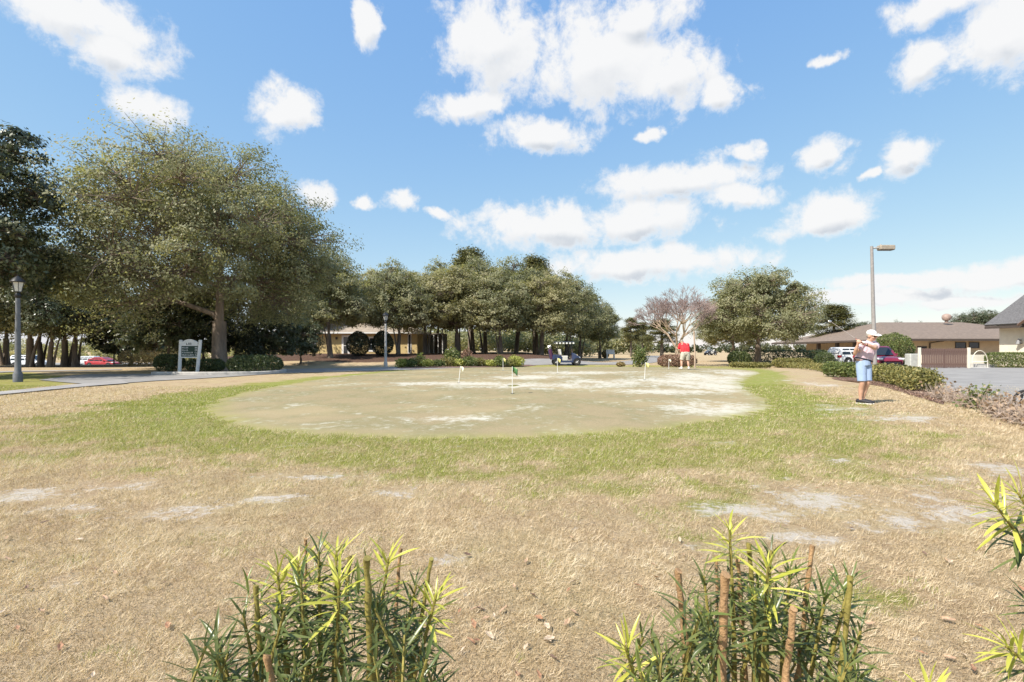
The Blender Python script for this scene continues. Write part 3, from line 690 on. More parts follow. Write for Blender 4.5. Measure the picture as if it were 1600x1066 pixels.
# ------------------------------------------------------------------ hedges and shrubs
def add_stems(root, pts, h, r=0.02, m=None, seed=0):
    rg = random.Random(seed)
    for (x, y, z) in pts:
        MB().tube([(x, y, z-.05), (x+rg.uniform(-.08,.08), y+rg.uniform(-.08,.08), z+h*.5), (x+rg.uniform(-.2,.2), y+rg.uniform(-.2,.2), z+h*.85)], [r, r*.8, r*.4], 5).build('stem', m or M_bark_d, root)
def hedge(name, label, path, w, h, n, leafL, m, seed=1, lump=0.08, group=None, boxy=3.0, h0=0.04, cat='hedge', stems=3):
    """clipped hedge along a ground path: leaves over a rounded box section, filled inside"""
    rg = np.random.default_rng(seed); P = np.array(path, float); c = P.mean(0); zc = tz(*c)
    Q = resample(P, 60) if len(P) > 2 else np.linspace(P[0], P[-1], 60)
    t = rg.random(n)*59; i = np.minimum(t.astype(int), 58); f = (t-i)[:, None]
    q = Q[i]*(1-f)+Q[i+1]*f; d = Q[i+1]-Q[i]; nn = np.stack([-d[:, 1], d[:, 0]], 1)/np.linalg.norm(d, axis=1)[:, None]
    th = rg.uniform(-1.1, math.pi+1.1, n); cs, sn = np.cos(th), np.sin(th)
    k = (np.abs(cs)**boxy+np.abs(sn)**boxy)**(-1/boxy)
    rr = np.where(rg.random(n) < .75, rg.uniform(.9, 1.04, n), rg.uniform(.3, .9, n))
    rr = rr*(1+lump*np.sin(t*1.7+seed)*np.sin(th*3+t*.9)+lump*.7*np.sin(t*4.1+th*5))
    L = np.linalg.norm(np.diff(Q, axis=0), axis=1).sum(); e = np.minimum(t, 59-t)/59*L; rr = rr*np.clip((e/(w*.4))**.4, .35, 1)
    off = cs*k*rr*w/2; hz = h0+(h-h0)*np.clip(.5+sn*k*rr*.5, 0, 1.1)
    X = q+nn*off[:, None]; Z = terr(X[:, 0], X[:, 1])+hz
    out = np.column_stack([nn*cs[:, None], sn*.8])
    ctr = np.array([c[0], c[1], zc])
    V, Fq = leaf_quads(np.column_stack([X, Z])-ctr+rg.normal(0, .015, (n, 3)), leafL, leafL*.55, rg, .6, out)
    root = empty(name, ctr, 0, label, cat, group)
    rn = np.clip(.5+.3*np.sin(t*2.3+seed)*np.sin(t*.9)+.35*rg.normal(size=n)*.8, 0, 1)
    meshobj('foliage', np_mesh('foliage', V, Fq, rn), m, root)
    add_stems(root, [(Q[j][0]-ctr[0], Q[j][1]-ctr[1], tz(*Q[j])-zc) for j in np.linspace(8, 51, stems).astype(int)], h, seed=seed)
    return root
def dome(name, label, px, d, wpx, h, n, leafL, m, seed=1, shape='dome', group=None, cat='shrub', lump=.08, fill=.25, bias=.6):
    rg = np.random.default_rng(seed); p = at(px, d); r = wpx/2*d/F
    u = rg.normal(size=(n, 3)); u /= np.linalg.norm(u, axis=1)[:, None]
    rr = np.where(rg.random(n) > fill, rg.uniform(.9, 1.04, n), rg.uniform(.2, .9, n))*(1+lump*np.sin(u[:, 0]*7+seed)*np.sin(u[:, 2]*6+u[:, 1]*5))
    if shape == 'cone':
        zz = rg.random(n)**1.25; prof = (1-zz)**.62*np.clip(.72+zz*3, 0, 1); a = rg.uniform(0, 6.283, n)
        X = np.column_stack([np.cos(a)*r*prof*rr, np.sin(a)*r*prof*rr, zz*h+.05]); out = np.column_stack([np.cos(a), np.sin(a), .4*np.ones(n)])
    else:
        X = u*rr[:, None]*np.array([r, r, h*.5])+[0, 0, h*.5+.03]; out = u
        if shape == 'egg': X[:, :2] *= (1.05-.25*np.clip(X[:, 2:]/h, 0, 1)**2)
    X[:, 2] = np.maximum(X[:, 2], .03)
    V, Fq = leaf_quads(X, leafL, leafL*.5, rg, bias, out)
    root = empty(name, p, 0, label, cat, group)
    meshobj('foliage', np_mesh('foliage', V, Fq, np.clip(.5+.3*rg.normal(size=n), 0, 1)), m, root)
    add_stems(root, [(rg.uniform(-.2, .2)*r, rg.uniform(-.2, .2)*r, 0) for _ in range(3)], h*.8, seed=seed)
    return root
# left
hedge('clipped_hedge', 'sunlit tan clipped hedge before the far shrubbery', [at(189,41)[:2], at(276,41)[:2]], 1.8, 1.3, 8000, .10, L_tan, 1)
hedge('clipped_hedge', 'dark low clipped hedge tight behind the left post of the green sign', [at(243,29.5)[:2], at(287,29.5)[:2]], 1.0, 0.95, 4500, .09, L_hedge, 2)
hedge('clipped_hedge', 'dark green rounded hedge in front of the thick oak trunk', [at(357,27.2)[:2], at(440,27.2)[:2]], 1.3, 0.92, 7000, .085, L_hedge, 3)
hedge('clipped_hedge', 'shaded hedge between the sign posts and the thick trunk', [at(292,28.6)[:2], at(350,28.6)[:2]], 0.9, 0.7, 4000, .09, L_hedge, 4)
dome('conical_shrub', 'tall dark conical shrub between the thick oak and yellow house', 390, 36, 52, 3.2, 9000, .13, L_topi, 5, 'cone', lump=.03)
dome('topiary_shrub', 'dark clipped dome shrub beside the white house door', 560, 50, 36, 2.35, 8000, .12, L_topi, 6, 'egg', lump=.02)
dome('topiary_shrub', 'dark clipped dome shrub next to the pale lamp post', 598, 50, 33, 2.4, 8000, .12, L_topi, 7, 'egg', lump=.02)
# planting bed behind the green
bed([G(618,576.5), G(700,575.4), G(822,573.0), (1.6,42.5), (-3,41.8), G(690,572.5), G(628,573)], 'planted mulch bed between the putting green and road', chips=700, seed=3)
BED = 'low mounds in the planting bed'
rb = random.Random(4)
for i, px in enumerate([628,641,655,668,684,700,716,733,750,766,781,797,808]):
    d = 35.2+(px-618)/205*4.0+rb.uniform(-.5, .6)
    dome('bedding_plant', 'low yellow-green mound plant in the bed behind the green', px, d, rb.uniform(19, 27), rb.uniform(.45, .8), 1200, .12, [L_lime, L_bright, L_hedge_y][i % 3], 70+i, group=BED, cat='plant', lump=.25, fill=.5, bias=.2)
dome('lime_shrub', 'bright lime leaved shrub at the end of the planting bed', 657, 37, 14, 0.95, 900, .16, L_lime, 90, cat='plant', lump=.3, fill=.5, bias=.2)
dome('leafy_shrub', 'tallest fresh green shrub in the planting bed', 707, 38.5, 26, 1.35, 1800, .15, L_bright, 91, cat='plant', lump=.3, fill=.5, bias=.2)
dome('leafy_shrub', 'russet brown shrub beside the tall fresh green one', 730, 39.5, 20, 1.3, 1500, .14, L_red, 92, cat='plant', lump=.3, fill=.5, bias=.2)
dome('flowering_shrub', 'golden yellow flowering shrub at the golf cart end of the bed', 803, 39.8, 19, 0.85, 1200, .13, L_lime, 93, cat='plant', lump=.3, fill=.5, bias=.2)
dome('leafy_shrub', 'pale cream tipped shrub in the planting bed near the golden one', 780, 40, 13, 0.9, 700, .13, L_hedge_y, 94, cat='plant', lump=.3, fill=.6, bias=.2)
# by the road on the right of the green
dome('loose_shrub', 'loose dark green shrub at the bend of the road', 1000, 37.5, 24, 1.35, 1500, .15, L_bright, 95, lump=.4, fill=.6, bias=.2)
dome('ornamental_grass', 'clump of tan ornamental grass by the road', 970, 39, 14, .35, 500, .14, L_tan, 96, cat='plant', fill=.6)
dome('ornamental_grass', 'tall straw coloured grass clump beside the white garden ornament', 946, 76, 11, 1.2, 600, .3, L_tan, 97, cat='plant', fill=.6)
hedge('russet_hedge', 'russet brown leafless-looking hedge behind the man in red', [at(1028,36)[:2], at(1088,36)[:2]], 1.1, 0.86, 6000, .09, L_red, 8, lump=.12)
hedge('clipped_hedge', 'dark hedge running behind the round crowned oak', [at(1140,49)[:2], at(1215,49)[:2], at(1292,51)[:2]], 1.5, 1.35, 9000, .13, L_hedge, 9)
hedge('clipped_hedge', 'dark glossy hedge block left of the round crowned oak trunk', [at(1138,44)[:2], at(1172,44)[:2]], 1.3, 1.25, 4500, .11, L_hedge, 10)
hedge('low_hedge', 'low yellowish border under the round crowned oak', [at(1140,38.5)[:2], at(1205,38.2)[:2]], 0.9, .42, 3500, .11, L_hedge_y, 11, lump=.2, boxy=2)
hedge('clipped_hedge', 'mid green hedge block right of the oak trunk', [at(1206,41)[:2], at(1272,40)[:2]], 1.0, .75, 5000, .1, L_hedge_y, 12)
hedge('clipped_hedge', 'dark square clipped shrub in front of the white car', [at(1274,36.5)[:2], at(1302,36.5)[:2]], 1.1, 1.15, 4500, .09, L_hedge, 13)
hedge('low_hedge', 'low yellow-green border edging the tan lawn before the parked cars', [G(1216,573.5), G(1262,577.5), G(1300,583)], 0.8, .45, 4000, .1, L_hedge_y, 14, lump=.2, boxy=2)
hedge('bushy_hedge', 'bushy green hedge right behind the swinging golfer', [G(1296,588), G(1335,592), G(1372,594)], 0.9, .62, 6500, .085, L_bright, 15, lump=.18, boxy=2.2)
hedge('bushy_hedge', 'olive bushy hedge ending at the open parking lot edge', [G(1376,597), G(1415,606), G(1448,616)], 0.85, .66, 7000, .085, L_hedge_y, 16, lump=.2, boxy=2.2)
bed([G(1300,592), G(1370,603), G(1440,623), G(1475,632), G(1462,618), G(1400,598), G(1340,588)], 'strip of brown mulch under the hedge behind the golfer', chips=1600, seed=8, size=.045)
dome('round_bush', 'large round glossy bush behind the maroon car', 1395, 42, 54, 2.75, 9000, .12, L_bright, 17, lump=.05)
hedge('clipped_hedge', 'long square clipped hedge in front of the stucco house', [at(1542,40.5)[:2], at(1640,40.5)[:2]], 1.2, 1.2, 11000, .09, L_bright, 18, lump=.04, boxy=5)
# dry twiggy shrubs along the parking lot
def dry_shrub(label, px, py, r, h, seed, leafm, nleaf, group=None):
    rg = np.random.default_rng(seed); x, y = G(px, py); z = tz(x, y); T = MB(); tips = []
    for i in range(46):
        a = rg.uniform(0, 6.28); q = r*rg.uniform(.2, 1); b = np.array([math.cos(a)*q*.35, math.sin(a)*q*.35, 0]); e = np.array([math.cos(a)*q, math.sin(a)*q, h*rg.uniform(.45, 1.05)])
        m_ = (b+e)/2+rg.normal(0, .04, 3); T.tube([b, m_, e], [.007, .005, .003], 3, cap=False); tips.append(e); tips.append(m_)
        for _ in range(3):
            e2 = m_+rg.normal(0, .12, 3); e2[2] = max(e2[2], .03); T.tube([m_, e2], [.004, .002], 3, cap=False); tips.append(e2)
    root = empty('dry_shrub', (x, y, z), 0, label, 'shrub', group)
    T.build('twigs', mat('dry_twig', (0.46, 0.37, 0.31), .9, .2), root)
    tp = np.array(tips); C = tp[rg.integers(0, len(tp), nleaf)]+rg.normal(0, .05, (nleaf, 3)); C[:, 2] = np.maximum(C[:, 2], .02)
    V, Fq = leaf_quads(C, .075, .05, rg, .3); meshobj('foliage', np_mesh('foliage', V, Fq, rg.random(nleaf)), leafm, root)
DR = 'dry shrubs along the parking lot edge'
for i, (px, py) in enumerate([(1468,625),(1492,630),(1512,637),(1552,648),(1573,655),(1594,661),(1618,668),(1640,676)]):
    dry_shrub('dry twiggy shrub with withered brown leaves edging the parking lot', px, py, .34, .42, 200+i, L_dead, 170 if i > 2 else 80, DR)
dry_shrub('half green shrub among the withered ones at the parking lot edge', 1532, 641, .36, .48, 220, L_bright, 420)
# ------------------------------------------------------------------ buildings
M_yellow = mat('yellow_stucco', (0.58, 0.45, 0.22), .9, .06, 2.0, .3, 60)
M_beige = mat('beige_stucco', (0.52, 0.41, 0.30), .9, .06, 2.0, .3, 60)
M_cream = mat('cream_stucco', (0.72, 0.66, 0.56), .9, .05, 2.0, .4, 50)
M_shing = mat('brown_shingle', (0.195, 0.150, 0.120), .95, .18, 3.0, .6, 25, stretch=(1, 1, 6))
M_shing_y = mat('tan_shingle', (0.30, 0.25, 0.205), .95, .16, 3.0, .5, 25)
M_shing_g = mat('grey_shingle', (0.125, 0.12, 0.122), .95, .28, 9.0, .7, 22)
M_trim = mat('dark_trim', (0.075, 0.058, 0.05), .6, .15)
M_btrim = mat('brown_trim', (0.20, 0.13, 0.10), .7, .15)
def prism_roof(root, eave, ridge, faces, m, name='roof', th=0.16):
    """roof from eave and ridge points, with a fascia thickness"""
    n = len(eave); V = [Vector(p) for p in eave]+[Vector(p) for p in ridge]; lo = [Vector(p)-Vector((0,0,th)) for p in eave]
    mb = MB(); mb.add(V, faces); o = mb.build(name, m, root)
    f = MB(); f.add(list(V[:n])+lo, [(i, i+n, (i+1) % n+n, (i+1) % n) for i in range(n)]+[tuple(range(2*n-1, n-1, -1))])
    f.v = [(x, y, z-0.004) for x, y, z in f.v]; f.build('fascia', M_trim if m is not M_shing_y else M_white, o)
    return o
def window(root, x0, x1, y, z0, z1, fr=M_white, t=.07, mull=True, face=-1, name='window'):
    """framed window on a wall that faces -y: frame proud of the wall, glass set back"""
    mb = MB()
    for a in ((x0-t, x1+t, z0-t, z0), (x0-t, x1+t, z1, z1+t), (x0-t, x0, z0, z1), (x1, x1+t, z0, z1)): mb.box(a[0], a[1], y-.05, y+.02, a[2], a[3])
    if mull: mb.box(x0, x1, y-.03, y+.01, (z0+z1)/2-.03, (z0+z1)/2+.03)
    w = mb.build(name, fr, root); MB().box(x0, x1, y-.012, y+.01, z0, z1).build('pane', M_glass, w); return w
# yellow house
hx0, hx1, hy = PX(432, 60), PX(652, 60), 60.0
hz = tz(-16, 60)-0.1
root = empty('yellow_house', ((hx0+hx1)/2, hy, hz), 0, 'yellow stucco house with tan roof behind the domed shrubs', 'house')
a, b = hx0-(hx0+hx1)/2, hx1-(hx0+hx1)/2
MB().box(a, b, 0, 9, -.6, 2.55).build('wall', M_yellow, root)
e = .7; EZ = 2.6
prism_roof(root, [(a-e,-e,EZ),(b+e,-e,EZ),(b+e,9+e,EZ),(a-e,9+e,EZ)], [(a+4.5,4.5,4.6),(b-4.5,4.5,4.6)], [(0,1,5,4),(1,2,5),(2,3,4,5),(3,0,4)], M_shing_y)
MB().box(a-e, b+e, -e+.02, -.01, EZ-.2, EZ-.165).build('soffit', M_white, root)
cx = (hx0+hx1)/2
dr = window(root, PX(537, 60)-cx, PX(543.5, 60)-cx, 0, 0.0, 2.05, t=.22, name='door'); dr['label'] = 'white framed glass door'
window(root, PX(484, 60)-cx, PX(492, 60)-cx, 0, .5, 1.9, t=.18)
window(root, PX(578, 60)-cx, PX(584, 60)-cx, 0, .5, 1.9, t=.18)
MB().box(PX(526, 60)-cx-.12, PX(526, 60)-cx+.12, -.12, 0, 1.75, 2.05, .03).build('wall_lamp', M_trim, root)
for px in (642,):   # glazed porch end
    x = PX(px, 60)-cx; window(root, x-.28, x-.02, 0, .2, 2.3, t=.08, mull=False)
# screened porch and pale wing to the right of the yellow house
root = empty('screened_porch', (PX(674, 64), 64, tz(-9, 64)-.1), 0, 'pale screened porch showing between the grove trunks', 'porch')
w2 = PX(694, 64)-PX(657, 64)
MB().box(-w2/2, w2/2, 0, 4, 2.45, 2.6).build('roof', M_shing_y, root)
MB().box(-w2/2, w2/2, .5, 3.9, -.5, .12).build('floor_slab', M_conc, root)
for i in range(6):
    x = -w2/2+.1+i*(w2-.2)/5; MB().box(x-.05, x+.05, .05, .15, -.5, 2.45).build('post', M_white, root)
MB().box(-w2/2, w2/2, 3.8, 3.9, .12, 2.45).build('screen', mat('porch_screen', (0.34, 0.34, 0.32), .7, .1), root)
# long clubhouse building with the brown roof
def V3(px, d, z): return (PX(px, d), d, z)
bz = -0.35
root = empty('clubhouse', (0, 0, 0), 0, 'long low clubhouse with a wide brown hip roof and beige walls', 'building')
root.location = (PX(1430, 56), 56, bz); ox, oy, oz = root.location
def lc(p): return (p[0]-ox, p[1]-oy, p[2]-oz)
f1, f2, f3 = V3(1259, 68, 2.20), V3(1402, 54.5, 2.36), (64.0, 54.5, 2.36)
b3, b1 = (64.0, 78, 2.36), (PX(1259,68)+1.5, 80, 2.20)
r1, r2 = V3(1374, 66, 4.70), (58, 66, 4.70)
prism_roof(root, [lc(p) for p in (f1, f2, f3, b3, b1)], [lc(r1), lc(r2)], [(0,1,5),(1,2,6,5),(2,3,6),(3,4,5,6),(4,0,5)], M_shing, th=.22)
wx0 = PX(1412, 55.6)-ox
MB().box(wx0, 63.2-ox, 55.6-oy, 74-oy, -.3, 2.15-oz).build('wall', M_beige, root)
MB().box(PX(1415, 55.5)-ox, 63.2-ox, 55.3-oy, 55.595-oy, -.3, 1.0).build('plinth', M_cream, root)
for p0, p1, z0, z1 in ((1493,1508.5,1.45,1.95),(1514.5,1529,1.45,1.95),(1434,1447,1.05,1.5)):
    window(root, PX(p0,55.6)-ox, PX(p1,55.6)-ox, 55.6-oy, z0-bz-.05, z1-bz, M_trim, .06, False)
dp = MB(); x = PX(1453, 55.5)-ox; dp.tube([(x,55.5-oy,0.2),(x,55.5-oy,1.9-bz),(x+.7,55.1-oy,2.1-bz),(x+1.0,54.9-oy,2.12-bz)], .07, 6); dp.build('downpipe', M_trim, root)
for i, (px, d) in enumerate(((1279,66.2),(1308,63),(1336,60.5),(1376,57.2))):
    p = V3(px, d+.6, 0); MB().box(p[0]-ox-.18, p[0]-ox+.18, p[1]-oy-.18, p[1]-oy+.18, -.2, 2.2-oz-.1).build('column', M_trim, root)
MB().box(PX(1330,70)-ox, PX(1412,70)-ox, 72-oy, 74-oy, -.3, 2.1-oz).build('carport_back_wall', M_beige, root)
v = MB(); p = lc(V3(1479, 64, 4.55)); v.lathe([(.2,0),(.2,.25),(.36,.30),(.47,.50),(.50,.70),(.45,.90),(.30,1.06),(.1,1.12)], 14, p); v.build('roof_vent', mat('rusty_vent', (0.34,0.25,0.21), .6, .25, 3), root, True)
# stucco house with the grey roof: its side wall faces the lawn, the gable end is at the far side
root = empty('stucco_house', (43.45, 40, -.3), 0, 'cream stucco house with a steep grey shingle roof', 'house'); ox, oy, oz = root.location
ez = PZ(510, 46)-oz; sl_ = .76
MB().box(0, 11, -6, 5.65, -.2, ez+.10).build('wall', M_cream, root)
e0, yf, yn, rx_ = -.95, 6.0, -6.8, 5.5; rz_ = ez+sl_*(rx_-e0)
rf = MB(); tk = .2
rf.add([(e0,yn,ez),(rx_,yn,rz_),(2*rx_-e0,yn,ez),(e0,yf,ez),(rx_,yf,rz_),(2*rx_-e0,yf,ez)], [(0,3,4,1),(1,4,5,2)])
rfo = rf.build('roof', M_shing_g, root); so = rfo.modifiers.new('t', 'SOLIDIFY'); so.thickness = .16; so.offset = -1
for yy in (yf-.4, yn+.5): gb = MB(); gb.add([(0,yy-.1,ez),(11,yy-.1,ez),(rx_,yy-.1,rz_-.3),(0,yy,ez),(11,yy,ez),(rx_,yy,rz_-.3)], [(0,1,2),(5,4,3),(0,3,4,1),(1,4,5,2),(2,5,3,0)]); gb.build('gable_wall', M_cream, root)
MB().box(e0-.03, e0+.05, yn, yf+.02, ez-.24, ez-.02).build('fascia', M_trim, root)
MB().box(e0+.05, 0, yn+.1, yf-.1, ez-.20, ez-.16).build('soffit', M_trim, root)
# small cross gable over the entry
gy0, gy1 = 2.6, -2.6; gzz = ez+1.75
cg = MB(); cg.add([(e0-.25,gy0,ez+.03),(e0-.25,0,gzz),(e0-.25,gy1,ez+.03),(3.0,gy0,ez+.03),(3.0,0,gzz),(3.0,gy1,ez+.03)], [(0,1,4,3),(1,2,5,4),(0,2,1)]); cg.build('gable', M_shing_g, root)
gt = MB(); gt.tube([(e0-.3,gy0+.1,ez-.04),(e0-.3,0,gzz)], .12, 4); gt.tube([(e0-.3,gy1-.1,ez-.04),(e0-.3,0,gzz)], .12, 4); gt.build('rake_board', M_btrim, root)
for yy in (1.9, -1.9): MB().box(e0-.15, e0+.15, yy-.15, yy+.15, -.2, ez).build('column', M_cream, root)
wl = MB(); wl.lathe([(.20,0),(.20,.02),(.06,.42),(.02,.46)], 6, (-.22, 3.7, 2.0)); wl.box(-.1, 0, 3.65, 3.75, 2.3, 2.4); wl.build('wall_lantern', mat('grey_metal', (0.25,0.25,0.26), .5, .1), root)
# brown slatted gate between white posts
gz0 = tz(PX(1473, 39), 39); gL, gR = PX(1440, 39), PX(1511, 39)
root = empty('slatted_gate', ((gL+gR)/2, 39, gz0), 0, 'brown slatted timber gate between white posts beside the parking lot', 'gate'); w2 = (gR-gL)/2
M_slat = mat('brown_slats', (0.16, 0.10, 0.084), .8, .2, 6.0, .4, 30, stretch=(1, 1, .2))
slm = MB().box(-.052, .052, -.012, .012, .06, 1.52).mesh('slat'); slm.materials.append(M_slat)
ns = 26
for i in range(ns):
    s = link(bpy.data.objects.new('slat', slm), root); gap = 1.0
    s.location = (-w2+.08+i*(2*w2-.16)/(ns-1), 0, random.Random(i).uniform(-.015, .015))
for zz in (.3, 1.3): MB().box(-w2, w2, .013, .06, zz-.06, zz+.06).build('rail', M_slat, root)
MB().box(-.05, .05, .013, .08, .05, 1.5).build('meeting_post', M_slat, root)
for x in (-w2-.16, w2+.14): MB().box(x-.08, x+.08, -.08, .08, -.1, 1.58, .015).build('post', M_cream, root)
# low white wall, step and hoop beside the gate
p = at(1513, 41.5)
root = empty('low_wall', p, 0, 'low cream stucco wall right of the slatted gate', 'wall')
MB().box(0, PX(1540,41.5)-p.x, 0, .25, -.1, 1.0).build('wall_panel', M_cream, root); MB().box(-.05, PX(1540,41.5)-p.x+.05, -.9, -.01, -.1, .32).build('step', M_conc, root)
p = at(1531, 40.5)
root = empty('hose_hoop', p, 0, 'white hoop shaped rack on the step near the gate', 'rack')
hp = [(-.62*math.cos(q), 0, .42+.95*math.sin(q)) for q in np.linspace(0, math.pi, 14)]
MB().tube([(-.62,0,.0)]+hp+[(.62,0,.0)], .03, 6).build('hoop', M_cream, root); MB().box(-.7,.7,-.08,.08,-.02,.05).build('foot_bar', M_white, root)
MB().tube([(-.6,0,.5),(.6,0,.5)], .03, 6).build('cross_bar', M_white, root)
p = at(1426, 40)
root = empty('utility_cabinet', p, 0, 'pale grey utility cabinet left of the slatted gate', 'cabinet')
MB().box(-.42, .42, -.3, .3, 0, 1.12, .05).build('housing', mat('pale_grey_paint', (0.46,0.47,0.44), .6, .12, 4), root); MB().box(-.36, .36, -.315, -.3, .15, 1.0).build('door', mat('pale_grey_door', (0.50,0.51,0.48), .6, .1, 4), root)
MB().box(-.5, .5, -.38, .38, -.08, .0).build('pad', M_conc, root); MB().box(.25, .29, -.335, -.315, .5, .68).build('handle', M_black, root)
# ornament by the far lawn
p = at(954, 74)
root = empty('garden_ornament', p, 0, 'small white bench-like ornament at the edge of the far lawn', 'bench')
MB().box(-.6,.6,-.2,.2,.62,.74,.03).build('seat', M_white, root)
for x in (-.5,.5): MB().box(x-.09,x+.09,-.16,.16,0,.62).build('leg', M_white, root)
MB().box(-.6,.6,.16,.22,.74,1.3).build('backrest', M_white, root)

# ------------------------------------------------------------------ lamps
def lantern_post(px, d, top_py, label, mpole):
    p = at(px, d); h = PZ(top_py, d)-p.z; root = empty('lamp_post', p, .3, label, 'lamp post'); s = h/3.9
    MB().lathe([(.15,-.02),(.15,.32),(.105,.40),(.098,.9),(.072,h-.86*s)], 12).build('pole', mpole, root, True)
    z = h-.86*s
    MB().lathe([(.06,z),(.10,z+.05),(.10,z+.14),(.07,z+.20),(.11,z+.24*s)], 10).build('collar', M_black, root, True)
    z += .24*s; gl = MB().lathe([(.11,z),(.185,z+.33*s)], 6).build('lantern_glass', mat('frosted_glass', (0.62,0.60,0.56), .25, .08, 8), root)
    for k in range(6):
        q = k*math.pi/3; MB().tube([(.115*math.cos(q),.115*math.sin(q),z-.01),(.19*math.cos(q),.19*math.sin(q),z+.33*s)], .012, 4).build('rib', M_black, root)
    z += .33*s; MB().lathe([(.24,z),(.25,z+.03),(.16,z+.14*s),(.05,z+.22*s),(.025,z+.24*s),(.03,z+.27*s),(.0,z+.29*s)], 12).build('cap', M_black, root, True)
lantern_post(28, 20.0, 429, 'black lantern on a grey post standing on the shaded lawn', mat('blue_grey_pole', (0.14,0.145,0.16), .7, .1, 9, .2, 80))
lantern_post(602.5, 39.5, 487, 'pale concrete lamp post with lantern beside the domed shrubs', mat('pale_pole', (0.50,0.48,0.46), .8, .08, 9))
p = at(1367, 36.5); hh = PZ(385, 36.5)-p.z
root = empty('area_light', p, 0, 'tall grey parking lot light with a box head on one arm', 'street light')
MB().lathe([(.24,-.05),(.24,.10)], 12).build('base', M_conc, root)
MB().tube([(0,0,.1),(-.12,0,hh*.5),(-.23,0,hh)], [.15,.12,.095], 12).build('pole', mat('galvanised', (0.29,0.27,0.26), .6, .1, 6), root, True)
MB().tube([(-.23,0,hh-.14),(.28,0,hh-.10)], .06, 8).build('arm', M_conc, root, True)
hd = MB().box(.26, 1.32, -.24, .24, hh-.27, hh+.06, .05).build('head', mat('lamp_head', (0.34,0.29,0.23), .5, .12, 5), root); MB().box(.32, 1.26, -.20, .20, hh-.29, hh-.265).build('lens', M_black, hd)
MB().lathe([(.04,hh+.055),(.05,hh+.13),(.02,hh+.15)], 8, (.42,0,0)).build('photocell', M_conc, hd)
p = at(1086, 33)
root = empty('timber_post', p, 0, 'slim pale post standing by the russet hedge', 'post'); MB().tube([(0,0,-.05),(-.01,0,1),(-.07,0,PZ(518,33)-p.z)], [.06,.055,.05], 8).build('shaft', M_bark_p, root, True)
MB().lathe([(.07,PZ(518,33)-p.z-.02),(.03,PZ(518,33)-p.z+.04)], 8, (-.07,0,0)).build('cap', M_bark_p, root)
# far street sign and posts near the car park
p = at(178, 46)
root = empty('traffic_sign', p, 0, 'back of an octagonal traffic sign on a dark pole by the car park', 'sign')
MB().tube([(0,0,0),(0,0,PZ(536,46)-p.z)], .06, 6).build('pole', M_black, root)
pl = MB(); zc = PZ(542.5,46)-p.z; pl.lathe([(.30,-.01),(.30,.01)], 8, (0,-.075,zc), 'y'); pl.build('plate', mat('sign_back', (0.26,0.26,0.27), .5, .1), root)
# green directory sign
p = at(296, 27.3); s = 27.3/F
root = empty('directory_sign', p, .0, 'green directory sign on two white posts with an arched white top', 'sign')
for x, lean in ((-14.5*s, 1.2*s), (14.5*s, 2.6*s)):
    MB().tube([(x-lean,0,-.05),(x+lean,0,51*s),(x+lean*1.03,0,51.9*s)], [.088,.084,.05], 12).build('post', M_white, root, True)
x0, x1 = -11.9*s, 13.6*s
hd = MB(); arc = [(x0+(x1-x0)*t, (43.2+10*0.0)*s+ (5.0*math.sin(math.pi*t)+3.2)*s+1.6*s) for t in np.linspace(0, 1, 15)]
fr = [(x0,42.4*s)]+arc+[(x1,42.4*s)]
n = len(fr); hd.add([(x,-.05,z) for x, z in fr]+[(x,.05,z) for x, z in fr], [tuple(range(n))[::-1], tuple(range(n, 2*n))]+[(i, (i+1) % n, n+(i+1) % n, n+i) for i in range(n)])
hdo = hd.build('header_board', M_white, root)
MB().box(x0, x1, -.045, .045, 25.6*s, 42.4*s).build('panel', mat('sign_green', (0.004,0.036,0.027), .4, .12, 4), root)
MB().box(x0-.02, x1+.02, -.06, .06, 23.9*s, 25.6*s).build('bottom_rail', M_white, root)
rw = random.Random(2)
def letters(z0, h, xa, xb, m, step, parent, y=-.053):
    mb = MB(); x = xa
    while x < xb:
        wd = step*rw.uniform(.5, .8)
        k = rw.randrange(4)
        mb.box(x, x+wd*.28, y-.004, y, z0, z0+h)
        if k != 1: mb.box(x+wd*.28, x+wd, y-.004, y, z0+h*.8, z0+h)
        if k in (0, 2): mb.box(x+wd*.72, x+wd, y-.004, y, z0, z0+h*.8)
        if k in (1, 3): mb.box(x+wd*.28, x+wd, y-.004, y, z0, z0+h*.2)
        x += step
    return mb.build('lettering', m, parent)
M_ltr = mat('white_lettering', (0.82, 0.84, 0.82), .5, .03)
for z, xe in ((38.6, 11), (34.8, 10.5), (31.0, 17.5), (27.2, 19)):
    letters(z*s, 2.0*s, x0+1.2*s, x0+xe*s, M_ltr, 1.25*s, root)
    letters((z-.2)*s, 2.4*s, x1-4.0*s, x1-2.0*s, M_ltr, 1.9*s, root)
letters(43.9*s, 3.4*s, -4.0*s, 5.0*s, M_black, 3.0*s, root, -.052)
